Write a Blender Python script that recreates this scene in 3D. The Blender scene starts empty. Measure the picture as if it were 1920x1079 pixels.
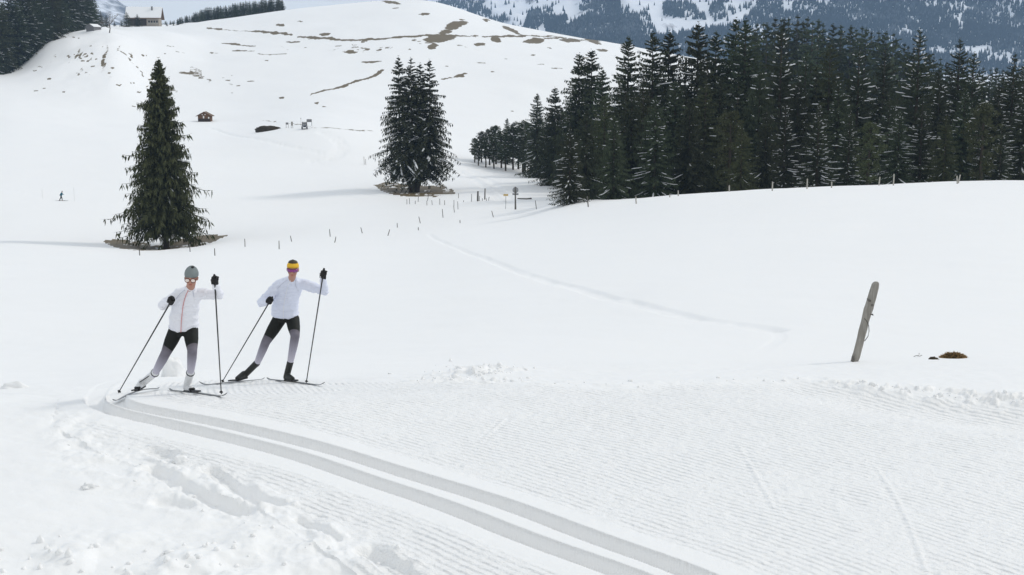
import bpy, math, random
import numpy as np
from mathutils import Vector, Matrix

scn = bpy.context.scene
COL = scn.collection
R = math.radians

# ------------------------------------------------------------------ camera
F = 2400.0                     # focal length in photo pixels (1920 wide)
PITCH = math.atan(390.0 / F)
CT, ST = math.cos(PITCH), math.sin(PITCH)
CAMZ = 3.70
cam = bpy.data.cameras.new('camera')
cam.sensor_width = 36.0
cam.lens = F / 1920.0 * 36.0
cam.clip_start = 0.1
cam.clip_end = 20000.0
cam_o = bpy.data.objects.new('camera', cam)
cam_o.location = (0, 0, CAMZ)
cam_o.rotation_euler = (math.pi / 2 - PITCH, 0, 0)
COL.objects.link(cam_o)
scn.camera = cam_o

# ------------------------------------------------------------------ sky, sun, exposure
SUN_AZ, SUN_EL = R(62), R(40)          # azimuth to the right of the view direction
world = bpy.data.worlds.new('World')
scn.world = world
world.use_nodes = True
wn, wl = world.node_tree.nodes, world.node_tree.links
wn.clear()
w_out = wn.new('ShaderNodeOutputWorld')
w_bg = wn.new('ShaderNodeBackground')
w_sky = wn.new('ShaderNodeTexSky')
w_sky.sky_type = 'NISHITA'
w_sky.sun_disc = False
w_sky.sun_elevation = SUN_EL
w_sky.sun_rotation = SUN_AZ
w_sky.dust_density = 3.0
w_mix = wn.new('ShaderNodeMix')
w_mix.data_type = 'RGBA'
w_mix.inputs[0].default_value = 0.92    # a high veil of pale cloud in front of the blue
w_mix.inputs[7].default_value = (7.8, 8.0, 8.0, 1)
wl.new(w_sky.outputs[0], w_mix.inputs[6])
wl.new(w_mix.outputs[2], w_bg.inputs[0])
w_bg.inputs[1].default_value = 0.114
wl.new(w_bg.outputs[0], w_out.inputs[0])

sun = bpy.data.lights.new('sun', 'SUN')
sun.energy = 1.5
sun.angle = R(7)
sun.color = (1.0, 0.945, 0.86)
sun_o = bpy.data.objects.new('sun', sun)
sd = Vector((math.sin(SUN_AZ) * math.cos(SUN_EL), math.cos(SUN_AZ) * math.cos(SUN_EL), math.sin(SUN_EL)))
sun_o.rotation_euler = sd.to_track_quat('Z', 'Y').to_euler()
sun_o.location = sd * 200
COL.objects.link(sun_o)

scn.view_settings.view_transform = 'Standard'
scn.view_settings.look = 'None'
scn.view_settings.gamma = 1.0
scn.view_settings.exposure = -0.10
scn.view_settings.use_curve_mapping = False
scn.render.engine = 'CYCLES'
scn.cycles.max_bounces = 6
scn.cycles.diffuse_bounces = 3
scn.cycles.volume_bounces = 1
scn.cycles.use_denoising = True

rng = np.random.default_rng(7)
random.seed(7)

# ------------------------------------------------------------------ helpers
def tag(o, label=None, cat=None, group=None, kind=None):
    if label: o['label'] = label
    if cat: o['category'] = cat
    if group: o['group'] = group
    if kind: o['kind'] = kind
    return o

def fast_mesh(name, v, faces, smooth=True):
    """faces: list of int arrays, each (n, k)"""
    v = np.asarray(v, dtype=np.float32)
    me = bpy.data.meshes.new(name)
    me.vertices.add(len(v))
    me.vertices.foreach_set('co', v.ravel())
    if not isinstance(faces, (list, tuple)):
        faces = [faces]
    faces = [np.asarray(f, dtype=np.int32) for f in faces if len(f)]
    loops = np.concatenate([f.ravel() for f in faces])
    tot = np.concatenate([np.full(len(f), f.shape[1], dtype=np.int32) for f in faces])
    st = np.concatenate([[0], np.cumsum(tot)[:-1]]).astype(np.int32)
    me.loops.add(len(loops))
    me.loops.foreach_set('vertex_index', loops)
    me.polygons.add(len(tot))
    me.polygons.foreach_set('loop_start', st)
    me.polygons.foreach_set('loop_total', tot)
    me.polygons.foreach_set('use_smooth', np.full(len(tot), smooth))
    me.update(calc_edges=True)
    me.validate()
    return me

def add_attr(me, name, arr):
    a = me.attributes.new(name, 'FLOAT', 'POINT')
    a.data.foreach_set('value', np.asarray(arr, dtype=np.float32).ravel())

def link(name, me, mat=None, parent=None):
    o = bpy.data.objects.new(name, me)
    COL.objects.link(o)
    if mat is not None and me is not None and len(me.materials) == 0:
        me.materials.append(mat)
    if parent is not None:
        o.parent = parent
    return o

def empty(name, loc=(0, 0, 0), rz=0.0, scale=1.0):
    o = bpy.data.objects.new(name, None)
    o.location = loc
    o.rotation_euler = (0, 0, rz)
    o.scale = (scale,) * 3 if not isinstance(scale, (tuple, list)) else scale
    o.empty_display_size = 0.1
    COL.objects.link(o)
    return o

class MB:
    """collects closed pieces of one mesh"""
    def __init__(self):
        self.v, self.q, self.t, self.n = [], [], [], []
    def add(self, verts, faces):
        b = sum(len(x) for x in self.v)
        self.v.append(np.asarray(verts, dtype=float))
        for f in faces:
            self.n.append([i + b for i in f])
    def build(self, name, mat, parent=None, smooth=False):
        me = bpy.data.meshes.new(name)
        me.from_pydata(np.concatenate(self.v).tolist(), [], self.n)
        if smooth:
            me.polygons.foreach_set('use_smooth', np.full(len(me.polygons), True))
        me.update()
        return link(name, me, mat, parent)
    def box(self, c, s, rot=None):
        c = np.asarray(c, float); s = np.asarray(s, float) / 2
        p = np.array([[x, y, z] for x in (-1, 1) for y in (-1, 1) for z in (-1, 1)], float) * s
        if rot is not None:
            p = p @ np.array(rot).T
        self.add(p + c, [(0, 1, 3, 2), (4, 6, 7, 5), (0, 4, 5, 1), (2, 3, 7, 6), (0, 2, 6, 4), (1, 5, 7, 3)])
        return self
    def loft(self, rings, cap=True):
        """rings: list of (n,3) arrays"""
        n = len(rings[0]); v = np.concatenate(rings); f = []
        for i in range(len(rings) - 1):
            for k in range(n):
                a, b = i * n + k, i * n + (k + 1) % n
                f.append((a, b, b + n, a + n))
        if cap:
            f.append(tuple(range(n - 1, -1, -1)))
            f.append(tuple((len(rings) - 1) * n + k for k in range(n)))
        self.add(v, f)
        return self
    def tube(self, pts, rad, n=8):
        pts = np.asarray(pts, float)
        rad = np.broadcast_to(np.asarray(rad, float), (len(pts),))
        rings = []
        up = np.array([0, 0, 1.0])
        for i, p in enumerate(pts):
            d = pts[min(i + 1, len(pts) - 1)] - pts[max(i - 1, 0)]
            d = d / (np.linalg.norm(d) + 1e-9)
            a = np.cross(d, up if abs(d[2]) < 0.95 else np.array([1.0, 0, 0]))
            a /= np.linalg.norm(a)
            b = np.cross(d, a)
            th = np.linspace(0, 2 * np.pi, n, endpoint=False)
            rings.append(p + rad[i] * (np.cos(th)[:, None] * a + np.sin(th)[:, None] * b))
        return self.loft(rings)
    def cap(self, p0, r0, p1, r1, n=14):
        """tapered capsule"""
        p0 = np.asarray(p0, float); p1 = np.asarray(p1, float)
        d = p1 - p0; L = np.linalg.norm(d); d = d / (L + 1e-9)
        pts, rad = [], []
        for a in (-85, -60, -30, 0):
            pts.append(p0 + d * r0 * math.sin(R(a))); rad.append(r0 * math.cos(R(a)))
        for a in (0, 30, 60, 85):
            pts.append(p1 + d * r1 * math.sin(R(a))); rad.append(r1 * math.cos(R(a)))
        return self.tube(pts, rad, n)
    def ell(self, c, r, M=None, n=14, m=9):
        """ellipsoid with radii r, M columns = axes"""
        c = np.asarray(c, float); M = np.eye(3) if M is None else np.asarray(M, float)
        rings = []
        for j in range(m):
            a = -math.pi / 2 + math.pi * (j + 0.4) / (m - 0.2)
            th = np.linspace(0, 2 * np.pi, n, endpoint=False)
            p = np.stack([r[0] * math.cos(a) * np.cos(th), r[1] * math.cos(a) * np.sin(th), np.full(n, r[2] * math.sin(a))], 1)
            rings.append(p @ M.T + c)
        return self.loft(rings)

# --- noise
def _hash(ix, iy, seed):
    h = (ix.astype(np.int64) * 374761393 + iy.astype(np.int64) * 668265263 + seed * 1274126177) & 0xFFFFFFFF
    h = ((h ^ (h >> 13)) * 1274126177) & 0xFFFFFFFF
    h = h ^ (h >> 16)
    return (h & 0xFFFFFF) / float(0xFFFFFF)

def vnoise(x, y, seed=0):
    ix, iy = np.floor(x), np.floor(y)
    fx, fy = x - ix, y - iy
    ux, uy = fx * fx * fx * (fx * (fx * 6 - 15) + 10), fy * fy * fy * (fy * (fy * 6 - 15) + 10)
    a, b = _hash(ix, iy, seed), _hash(ix + 1, iy, seed)
    c, d = _hash(ix, iy + 1, seed), _hash(ix + 1, iy + 1, seed)
    return (a + (b - a) * ux) * (1 - uy) + (c + (d - c) * ux) * uy

def fbm(x, y, oct=4, seed=0, gain=0.5):
    s, amp, tot = 0, 1.0, 0
    for o in range(oct):
        s = s + amp * (vnoise(x, y, seed + o * 17) - 0.5) * 2
        tot += amp
        x, y, amp = x * 2.03 + 13.7, y * 2.03 + 7.1, amp * gain
    return s / tot

def sstep(a, b, x):
    t = np.clip((x - a) / (b - a), 0, 1)
    return t * t * (3 - 2 * t)

def polydist(X, Y, pts, signed=False, maxd=None):
    """distance to a polyline in the ground plane (and signed side, positive = to the left of travel)"""
    pts = np.asarray(pts, np.float32)
    sel = None
    if maxd is not None:
        lo, hi = pts.min(0) - maxd, pts.max(0) + maxd
        sel = (X > lo[0]) & (X < hi[0]) & (Y > lo[1]) & (Y < hi[1])
        x, y = X[sel].astype(np.float32), Y[sel].astype(np.float32)
    else:
        x, y = X.astype(np.float32), Y.astype(np.float32)
    best = np.full(x.shape, 1e12, np.float32); sgn = np.ones(x.shape, np.float32)
    for (x0, y0), (x1, y1) in zip(pts[:-1], pts[1:]):
        dx, dy = x1 - x0, y1 - y0
        L2 = dx * dx + dy * dy + np.float32(1e-9)
        ax, ay = x - x0, y - y0
        t = ax * dx; t += ay * dy; t /= L2
        np.clip(t, 0, 1, out=t)
        d = (ax - t * dx) ** 2 + (ay - t * dy) ** 2
        if signed:
            m = d < best
            np.copyto(sgn, np.sign(dx * ay - dy * ax), where=m)
        np.minimum(best, d, out=best)
    best = np.sqrt(best)
    if signed: best = best * sgn
    if sel is None: return best.astype(float), None
    out = np.full(X.shape, 1e6); out[sel] = best
    return out, None

def inpoly(x, y, poly):
    c = np.zeros(np.shape(x), bool)
    n = len(poly)
    for i in range(n):
        x0, y0 = poly[i]; x1, y1 = poly[(i + 1) % n]
        if y0 == y1: continue
        c ^= ((y0 > y) != (y1 > y)) & (x < (x1 - x0) * (y - y0) / (y1 - y0) + x0)
    return c

def pchip(xk, yk, x):
    """monotone cubic through knots; yk may be (n, m); returns (len(x), m)"""
    xk = np.asarray(xk, float); yk = np.asarray(yk, float)
    if yk.ndim == 1: yk = yk[:, None]
    h = np.diff(xk)[:, None]
    d = np.diff(yk, axis=0) / h
    m = np.zeros_like(yk)
    w1 = 2 * h[1:] + h[:-1]; w2 = h[1:] + 2 * h[:-1]
    with np.errstate(divide='ignore', invalid='ignore'):
        mm = (w1 + w2) / (w1 / d[:-1] + w2 / d[1:])
    m[1:-1] = np.where(d[:-1] * d[1:] > 0, mm, 0)
    m[0], m[-1] = d[0], d[-1]
    i = np.clip(np.searchsorted(xk, x) - 1, 0, len(xk) - 2)
    t = ((x - xk[i]) / (xk[i + 1] - xk[i]))[:, None]
    hh = h[i]
    return ((1 + 2 * t) * (1 - t) ** 2 * yk[i] + t * (1 - t) ** 2 * hh * m[i]
            + t * t * (3 - 2 * t) * yk[i + 1] + t * t * (t - 1) * hh * m[i + 1])

def smooth_line(pts, n=60):
    p = np.asarray(pts, float)
    s = np.concatenate([[0], np.cumsum(np.hypot(*np.diff(p, axis=0).T))])
    return pchip(s, p, np.linspace(0, s[-1], n))

# a sight line of the survey: photo pixel + ground distance -> place in the world
def ray(px, py):
    a = (np.asarray(px, float) - 960.0) / F
    b = -(np.asarray(py, float) - 539.5) / F
    return a, CT + b * ST, -ST + b * CT

def P(px, py, Y):
    a, dy, dz = ray(px, py)
    return np.stack([a / dy * Y, np.broadcast_to(np.asarray(Y, float), np.shape(a)) * 1.0, CAMZ + dz / dy * Y], -1)

def px_per_m(px, py, Y):
    _, dy, _ = ray(px, py)
    return F * dy / Y

# ------------------------------------------------------------------ materials
def mat_new(name, base=(0.5, 0.5, 0.5), rough=0.7, spec=0.3, metallic=0.0):
    m = bpy.data.materials.new(name)
    m.use_nodes = True
    b = m.node_tree.nodes['Principled BSDF']
    b.inputs['Base Color'].default_value = (*base, 1)
    b.inputs['Roughness'].default_value = rough
    b.inputs['Metallic'].default_value = metallic
    b.inputs['Specular IOR Level'].default_value = spec
    return m, m.node_tree.nodes, m.node_tree.links, b

def noise_node(N, L, scale, detail=4, coord='Object', rough=0.55, stretch=None):
    tc = N.new('ShaderNodeTexCoord')
    nt = N.new('ShaderNodeTexNoise')
    nt.inputs['Scale'].default_value = scale
    nt.inputs['Detail'].default_value = detail
    nt.inputs['Roughness'].default_value = rough
    if stretch:
        mp = N.new('ShaderNodeMapping')
        mp.inputs['Scale'].default_value = stretch
        L.new(tc.outputs[coord], mp.inputs[0]); L.new(mp.outputs[0], nt.inputs['Vector'])
    else:
        L.new(tc.outputs[coord], nt.inputs['Vector'])
    return nt

def math_node(N, L, op, a, b=None, clamp=False):
    n = N.new('ShaderNodeMath'); n.operation = op; n.use_clamp = clamp
    for i, x in enumerate((a, b)):
        if x is None: continue
        if isinstance(x, (int, float)): n.inputs[i].default_value = x
        else: L.new(x, n.inputs[i])
    return n.outputs[0]

def mix_col(N, L, fac, a, b):
    n = N.new('ShaderNodeMix'); n.data_type = 'RGBA'
    if isinstance(fac, (int, float)): n.inputs[0].default_value = fac
    else: L.new(fac, n.inputs[0])
    for i, x in ((6, a), (7, b)):
        if isinstance(x, tuple): n.inputs[i].default_value = (*x, 1)
        else: L.new(x, n.inputs[i])
    return n.outputs[2]

def varied(name, c1, c2, scale=6.0, rough=0.7, spec=0.3, bump=0.0, bscale=None, stretch=None, coord='Object', randomise=0.0, metallic=0.0, bdist=0.02):
    m, N, L, b = mat_new(name, c1, rough, spec, metallic)
    nt = noise_node(N, L, scale, 5, coord, 0.6, stretch)
    col = mix_col(N, L, nt.outputs['Fac'], c1, c2)
    if randomise:
        oi = N.new('ShaderNodeObjectInfo')
        hv = N.new('ShaderNodeHueSaturation')
        L.new(col, hv.inputs['Color'])
        v = math_node(N, L, 'MULTIPLY_ADD', oi.outputs['Random'], randomise * 2)
        v.node.inputs[2].default_value = 1 - randomise
        L.new(v, hv.inputs['Value'])
        h = math_node(N, L, 'MULTIPLY_ADD', oi.outputs['Random'], 0.05)
        h.node.inputs[2].default_value = 0.475
        L.new(h, hv.inputs['Hue'])
        col = hv.outputs[0]
    L.new(col, b.inputs['Base Color'])
    if bump:
        bn = noise_node(N, L, bscale or scale * 3, 4, coord, 0.6, stretch)
        bp = N.new('ShaderNodeBump'); bp.inputs['Strength'].default_value = bump
        bp.inputs['Distance'].default_value = bdist
        L.new(bn.outputs['Fac'], bp.inputs['Height']); L.new(bp.outputs[0], b.inputs['Normal'])
    return m

SNOW = (0.875, 0.88, 0.885)

def snow_near_mat():
    m, N, L, b = mat_new('groomed_snow', SNOW, 0.55, 0.25)
    at = N.new('ShaderNodeAttribute'); at.attribute_name = 'comb'
    mk = N.new('ShaderNodeAttribute'); mk.attribute_name = 'comb_mask'
    s = math_node(N, L, 'SINE', math_node(N, L, 'MULTIPLY', at.outputs['Fac'], 2 * math.pi / 0.085))
    n1 = noise_node(N, L, 9.0, 4, rough=0.6, stretch=(1, 1.6, 1))
    n2 = noise_node(N, L, 1.6, 5, rough=0.65)
    brk = math_node(N, L, 'MULTIPLY', math_node(N, L, 'SUBTRACT', n2.outputs['Fac'], 0.36), 5.0, True)
    s = math_node(N, L, 'MULTIPLY', s, brk)
    s = math_node(N, L, 'MULTIPLY', s, 0.36)
    lump = math_node(N, L, 'MULTIPLY', math_node(N, L, 'SUBTRACT', n1.outputs['Fac'], 0.5), 2.4)
    h = math_node(N, L, 'MULTIPLY', math_node(N, L, 'ADD', s, lump), mk.outputs['Fac'])
    n3 = noise_node(N, L, 60.0, 4)
    n4 = noise_node(N, L, 7.0, 5)
    h = math_node(N, L, 'ADD', h, math_node(N, L, 'MULTIPLY', n3.outputs['Fac'], 0.22))
    h = math_node(N, L, 'ADD', h, math_node(N, L, 'MULTIPLY', n4.outputs['Fac'], 0.5))
    bp = N.new('ShaderNodeBump'); bp.inputs['Strength'].default_value = 1.0
    bp.inputs['Distance'].default_value = 0.016
    L.new(h, bp.inputs['Height']); L.new(bp.outputs[0], b.inputs['Normal'])
    return m

def snow_far_mat():
    m, N, L, b = mat_new('field_snow', SNOW, 0.6, 0.2)
    at = N.new('ShaderNodeAttribute'); at.attribute_name = 'bare'
    n1 = noise_node(N, L, 0.45, 7, rough=0.72)
    x = math_node(N, L, 'ADD', at.outputs['Fac'], math_node(N, L, 'MULTIPLY', math_node(N, L, 'SUBTRACT', n1.outputs['Fac'], 0.5), 1.25))
    mr = N.new('ShaderNodeMapRange'); mr.interpolation_type = 'SMOOTHSTEP'
    mr.inputs[1].default_value = 0.44; mr.inputs[2].default_value = 0.60
    L.new(x, mr.inputs[0])
    n2 = noise_node(N, L, 1.2, 4)
    grass = mix_col(N, L, n2.outputs['Fac'], (0.085, 0.066, 0.036), (0.19, 0.145, 0.078))
    L.new(mix_col(N, L, mr.outputs[0], SNOW, grass), b.inputs['Base Color'])
    n3 = noise_node(N, L, 0.9, 5)
    bp = N.new('ShaderNodeBump'); bp.inputs['Strength'].default_value = 0.35
    bp.inputs['Distance'].default_value = 0.10
    L.new(n3.outputs['Fac'], bp.inputs['Height']); L.new(bp.outputs[0], b.inputs['Normal'])
    return m

M_NEAR = snow_near_mat()
M_FAR = snow_far_mat()
M_SNOW = varied('clotted_snow', SNOW, (0.82, 0.83, 0.84), 14, 0.6, 0.2, 0.3, 40, bdist=0.004)
M_CRUMB = mat_new('snow_crumbs', SNOW, 0.6, 0.2)[0]
M_TSNOW = mat_new('branch_snow', (0.82, 0.84, 0.87), 0.7, 0.15)[0]
M_BARK = varied('bark', (0.045, 0.036, 0.028), (0.09, 0.075, 0.06), 3, 0.9, 0.1, stretch=(6, 6, 1))
def needle(name, c1, c2, rnd=0.3):
    return varied(name, c1, c2, 0.9, 0.75, 0.18, randomise=rnd)
M_NEEDLE = needle('spruce_needles', (0.034, 0.045, 0.026), (0.070, 0.082, 0.042))
M_OLIVE = needle('olive_needles', (0.044, 0.055, 0.026), (0.082, 0.088, 0.040))
M_PINE = needle('pine_needles', (0.040, 0.052, 0.030), (0.070, 0.082, 0.044))
M_WEEP = needle('weeping_needles', (0.036, 0.044, 0.018), (0.088, 0.086, 0.036), 0.02)
M_POST = varied('weathered_post', (0.09, 0.08, 0.068), (0.50, 0.48, 0.44), 6, 0.85, 0.15, 0.9, 12, stretch=(5, 5, 0.5))
M_DPOST = varied('dark_post', (0.09, 0.085, 0.08), (0.18, 0.17, 0.155), 9, 0.85, 0.15, stretch=(5, 5, 0.6))
M_PPOST = varied('pale_post', (0.32, 0.31, 0.28), (0.46, 0.44, 0.40), 9, 0.85, 0.15, stretch=(5, 5, 0.6))
M_STEEL = mat_new('galvanised_steel', (0.30, 0.31, 0.32), 0.45, 0.5, 0.6)[0]
M_BLACK = mat_new('black_plastic', (0.012, 0.012, 0.014), 0.5, 0.4)[0]

# ------------------------------------------------------------------ the lie of the land
COLS = [-1600, -500, 0, 100, 200, 300, 400, 600, 775, 960, 1100, 1300, 1600, 1920, 2500, 3500]
def row(*v):
    """12 values for columns 0 .. 1920 (0,100,200,300,400,600,775,960,1100,1300,1600,1920)"""
    return [v[0], v[0]] + list(v) + [v[-1], v[-1]]
LAND = [
 (3.0,   [2950] * 16), (5.0, [1880] * 16), (7.0, [1418] * 16), (9.0, [1147] * 16), (10.0, [1045] * 16),
 (12.0,  row(894, 894, 893, 893, 893, 895, 900, 903, 904, 904, 904, 904)),
 (13.2,  row(828, 827, 826, 826, 826, 828, 836, 839, 840, 840, 840, 840)),
 (14.0,  row(790, 789, 787, 787, 787, 789, 800, 804, 805, 805, 804, 803)),
 (14.8,  row(762, 760, 757, 756, 756, 759, 767, 771, 772, 772, 771, 771)),
 (15.3,  row(753, 751, 747, 745, 745, 747, 750, 753, 754, 754, 754, 754)),
 (16.4,  row(741, 740, 738, 736, 737, 736, 730, 722, 720, 720, 720, 722)),
 (17.3,  row(732, 730, 727, 726, 726, 725, 716, 709, 706, 704, 704, 706)),
 (19.0,  row(728, 724, 717, 715, 715, 713, 702, 692, 688, 686, 686, 686)),
 (21.0,  row(727, 722, 712, 708, 706, 700, 688, 676, 670, 668, 667, 664)),
 (24.0,  row(727, 721, 709, 703, 699, 686, 671, 655, 648, 643, 638, 632)),
 (30.0,  row(718, 713, 704, 698, 691, 668, 648, 628, 617, 603, 592, 584)),
 (42.0,  row(680, 677, 670, 663, 655, 630, 609, 584, 568, 548, 532, 522)),
 (60.0,  row(612, 610, 606, 601, 595, 578, 559, 533, 516, 495, 473, 460)),
 (90.0,  row(546, 545, 542, 539, 535, 523, 508, 481, 461, 434, 406, 393)),
 (120.0, row(505, 505, 503, 501, 498, 488, 474, 449, 427, 394, 365, 355)),
 (145.0, row(480, 481, 482, 481, 478, 468, 453, 429, 403, 366, 349, 340)),
 (160.0, row(468, 470, 474, 474, 470, 456, 440, 418, 388, 364, 351, 343)),
 (175.0, row(459, 462, 467, 470, 464, 447, 429, 408, 378, 368, 356, 350)),
 (190.0, row(446, 450, 457, 461, 453, 436, 418, 398, 376, 374, 362, 356)),
 (205.0, row(424, 428, 435, 440, 434, 420, 404, 389, 377, 380, 368, 362)),
 (233.0, row(375, 378, 382, 386, 386, 386, 377, 370, 374, 382, 372, 366)),
 (245.0, row(359, 362, 364, 366, 366, 365, 366, 362, 366, 376, 370, 364)),
 (258.0, row(344, 347, 349, 352, 354, 355, 356, 354, 356, 366, 362, 358)),
 (290.0, row(300, 303, 307, 310, 312, 315, 330, 336, 338, 345, 345, 340)),
 (330.0, row(256, 260, 264, 268, 266, 243, 285, 318, 330, 330, 325, 320)),
 (415.0, row(195, 205, 217, 226, 229, 205, 222, 248, 270, 285, 280, 275)),
 (500.0, row(142, 112, 96, 150, 152, 142, 148, 160, 180, 205, 215, 215)),
 (540.0, row(130, 74, 62, 100, 118, 112, 110, 118, 135, 165, 190, 195)),
 (600.0, row(128, 72, 56, 62, 82, 72, 66, 84, 103, 135, 170, 185)),
 (680.0, row(125, 74, 54, 54, 52, 33, 22, 58, 80, 114, 160, 180)),
 (740.0, row(122, 78, 50, 50, 38, 12, 0, 48, 73, 108, 160, 180)),
 (800.0, row(120, 80, 50, 50, 40, 14, 3, 50, 76, 110, 160, 180)),
 (950.0, row(118, 85, 62, 58, 52, 38, 30, 72, 95, 125, 165, 180)),
 (1400.0, row(135, 130, 120, 110, 105, 100, 100, 115, 125, 140, 165, 180)),
 (2400.0, row(165, 165, 160, 160, 155, 155, 155, 150, 145, 150, 165, 175)),
 (4200.0, row(175, 175, 175, 175, 170, 170, 170, 170, 170, 170, 170, 170)),
]
LY = np.log([r[0] for r in LAND]); LV = np.array([r[1] for r in LAND], float)

gx = np.concatenate([np.linspace(-1600, -70, 22, endpoint=False), np.arange(-70, 1990, 2.65), np.linspace(1990, 3500, 22)])
gy = np.concatenate([np.geomspace(3.0, 9.4, 20, endpoint=False), np.geomspace(9.4, 20.0, 400, endpoint=False),
                     np.geomspace(20.0, 60, 150, endpoint=False), np.geomspace(60, 262, 165, endpoint=False),
                     np.geomspace(262, 810, 240, endpoint=False), np.geomspace(810, 4200, 26)])
NEAR_ROWS = 420
PYG = pchip(COLS, pchip(LY, LV, np.log(gy)).T, gx).T          # (rows, cols)
_k = np.array([0.25, 0.5, 0.25])

def land_py(px, Y):
    r = np.interp(np.log(Y), np.log(gy), np.arange(len(gy)))
    c = np.interp(px, gx, np.arange(len(gx)))
    i = np.clip(np.floor(r).astype(int), 0, len(gy) - 2); j = np.clip(np.floor(c).astype(int), 0, len(gx) - 2)
    u, v = r - i, c - j
    return (PYG[i, j] * (1 - u) * (1 - v) + PYG[i + 1, j] * u * (1 - v) + PYG[i, j + 1] * (1 - u) * v + PYG[i + 1, j + 1] * u * v)

def at(px, Y, lift=0.0):
    """ground point on bearing px at distance Y"""
    p = P(px, land_py(px, Y), Y)
    p = np.array(p, float); p[..., 2] += lift
    return p

def find_Y(px, py, ymin=8.0, ymax=800.0):
    """first ground distance seen at photo position (px, py)"""
    Ys = np.geomspace(ymin, ymax, 4000)
    v = land_py(np.full(4000, px), Ys)
    k = np.argmax(v <= py)
    return float(Ys[k]) if v[k] <= py else float(Ys[np.argmin(v)])

def ground_xy(X, Y, lift=0.0):
    px = 960 + F * X / Y
    for _ in range(4):
        _, dy, _ = ray(px, land_py(px, Y))
        px = 960 + F * X / Y * dy
    return at(px, Y, lift)

GPX, GY = np.meshgrid(gx, gy)
W = P(GPX, PYG, GY)
X_, Y_, Z_ = W[..., 0], W[..., 1], W[..., 2]

# --- the trail, its grooves and its edges (points surveyed on the ground)
def relax(p, k=7, it=2):
    p = np.array(p)
    for _ in range(it):
        q = np.pad(p, ((k // 2, k // 2), (0, 0)), mode='edge')
        p[1:-1] = (sum(q[i:i + len(p)] for i in range(k)) / k)[1:-1]
    return p

def ground_line(pts, n=60):
    q = []
    for t in pts:
        if len(t) == 3: q.append(at(t[0], t[2])[:2])
        else: q.append(at(t[0], find_Y(t[0], t[1], 6.0, 400))[:2])
    return smooth_line(q, n)

G_UP = ground_line([(268, 0, 19.5), (236, 0, 17.6), (216, 748), (220, 757), (237, 762), (296, 771), (370, 785), (444, 800), (554, 826), (640, 849),
                    (751, 885), (862, 918), (973, 953), (1084, 998), (1194, 1037), (1290, 1070), (1500, 0, 8.8), (1800, 0, 7.6)], 110)
G_LO = ground_line([(222, 0, 19.5), (194, 0, 17.6), (176, 752), (178, 763), (195, 770), (240, 778), (296, 791), (370, 807), (444, 826), (518, 843), (591, 865), (640, 884),
                    (751, 920), (862, 957), (973, 1005), (1084, 1044), (1165, 1072), (1420, 0, 8.7), (1750, 0, 7.4)], 110)
G_UP, G_LO = relax(G_UP), relax(G_LO)
MID = 0.5 * (G_UP + G_LO)
TRAIL = [(110, 748), (150, 735), (230, 724), (400, 714), (620, 719), (780, 716), (1000, 717), (1140, 722), (1300, 716), (1500, 716), (1650, 728),
         (1800, 744), (1920, 757), (2600, 830), (2600, 2900), (900, 2900), (760, 1250), (700, 1100), (480, 955), (300, 888), (180, 845), (95, 795)]
far_edge = ground_line([(760, 716), (1000, 717), (1140, 722), (1300, 716), (1500, 716), (1650, 728), (1800, 744), (1920, 757), (2300, 800)], 60)
left_edge = ground_line([(95, 795), (180, 845), (300, 888), (480, 955), (620, 1040)], 40)

nr = NEAR_ROWS + 1
Xn, Yn = X_[:nr], Y_[:nr]
PXn, PYn = GPX[:nr], PYG[:nr]
dmid, pmid = polydist(Xn, Yn, MID[::2], True)
dup, _ = polydist(Xn, Yn, G_UP, maxd=1.0)
dlo, _ = polydist(Xn, Yn, G_LO, maxd=1.0)
trail = inpoly(PXn, PYn, TRAIL)
dz = np.zeros_like(Xn)
# the two classic grooves: flat floor, steep walls, rounded lips
rag = 1 + 0.03 * fbm(Xn * 14, Yn * 14, 2, 3)
for d in (dup, dlo):
    dz -= 0.16 * (1 - sstep(0.098 * rag, 0.128 * rag, d)) * np.clip(1 - (Yn - 15.0) / 1.1, 0.06, 1)
side = sstep(0.40, 0.62, np.abs(dmid) - 0.0)
comb_mask = trail * sstep(0.52, 0.66, np.abs(dmid)) * np.where(dmid < 0, 1.25, 1.05)
# skated-up surface: shallow hollows and ridges across the groomed width
dz += side * trail * 0.010 * fbm(Xn * 2.4, Yn * 2.4, 4, 11)
dz += side * trail * 0.007 * fbm(Xn * 9, Yn * 9, 3, 12)
# thrown-up crust along the far edge, and the bank it sits on
dfe, pfe = polydist(Xn, Yn, far_edge, True, maxd=4.0)
clod = np.clip(fbm(Xn * 4.2, Yn * 4.2, 4, 21, 0.6) + 0.15, 0, 1)
edge_amt = 0.12 + 0.85 * sstep(1450, 1800, PXn) + 0.5 * np.exp(-((PXn - 890) / 110) ** 2)
dz += np.exp(-(np.abs(dfe) / 0.28) ** 2) * 0.22 * clod * edge_amt * sstep(640, 760, PXn)
dz += np.exp(-((dfe - 0.1) / 0.5) ** 2) * 0.05 * sstep(1250, 1700, PXn)
dz += 0.15 * np.exp(-(((PXn - 895) / 85) ** 2)) * np.exp(-(((Yn - 18.3) / 0.7) ** 2)) * (0.4 + 0.9 * clod)
dz -= 0.13 * np.exp(-((dfe + 0.9) / 0.6) ** 2) * sstep(1350, 1750, PXn)
dz -= 0.03 * np.exp(-((dfe + 0.5) / 0.4) ** 2) * sstep(980, 1100, PXn)
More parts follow.
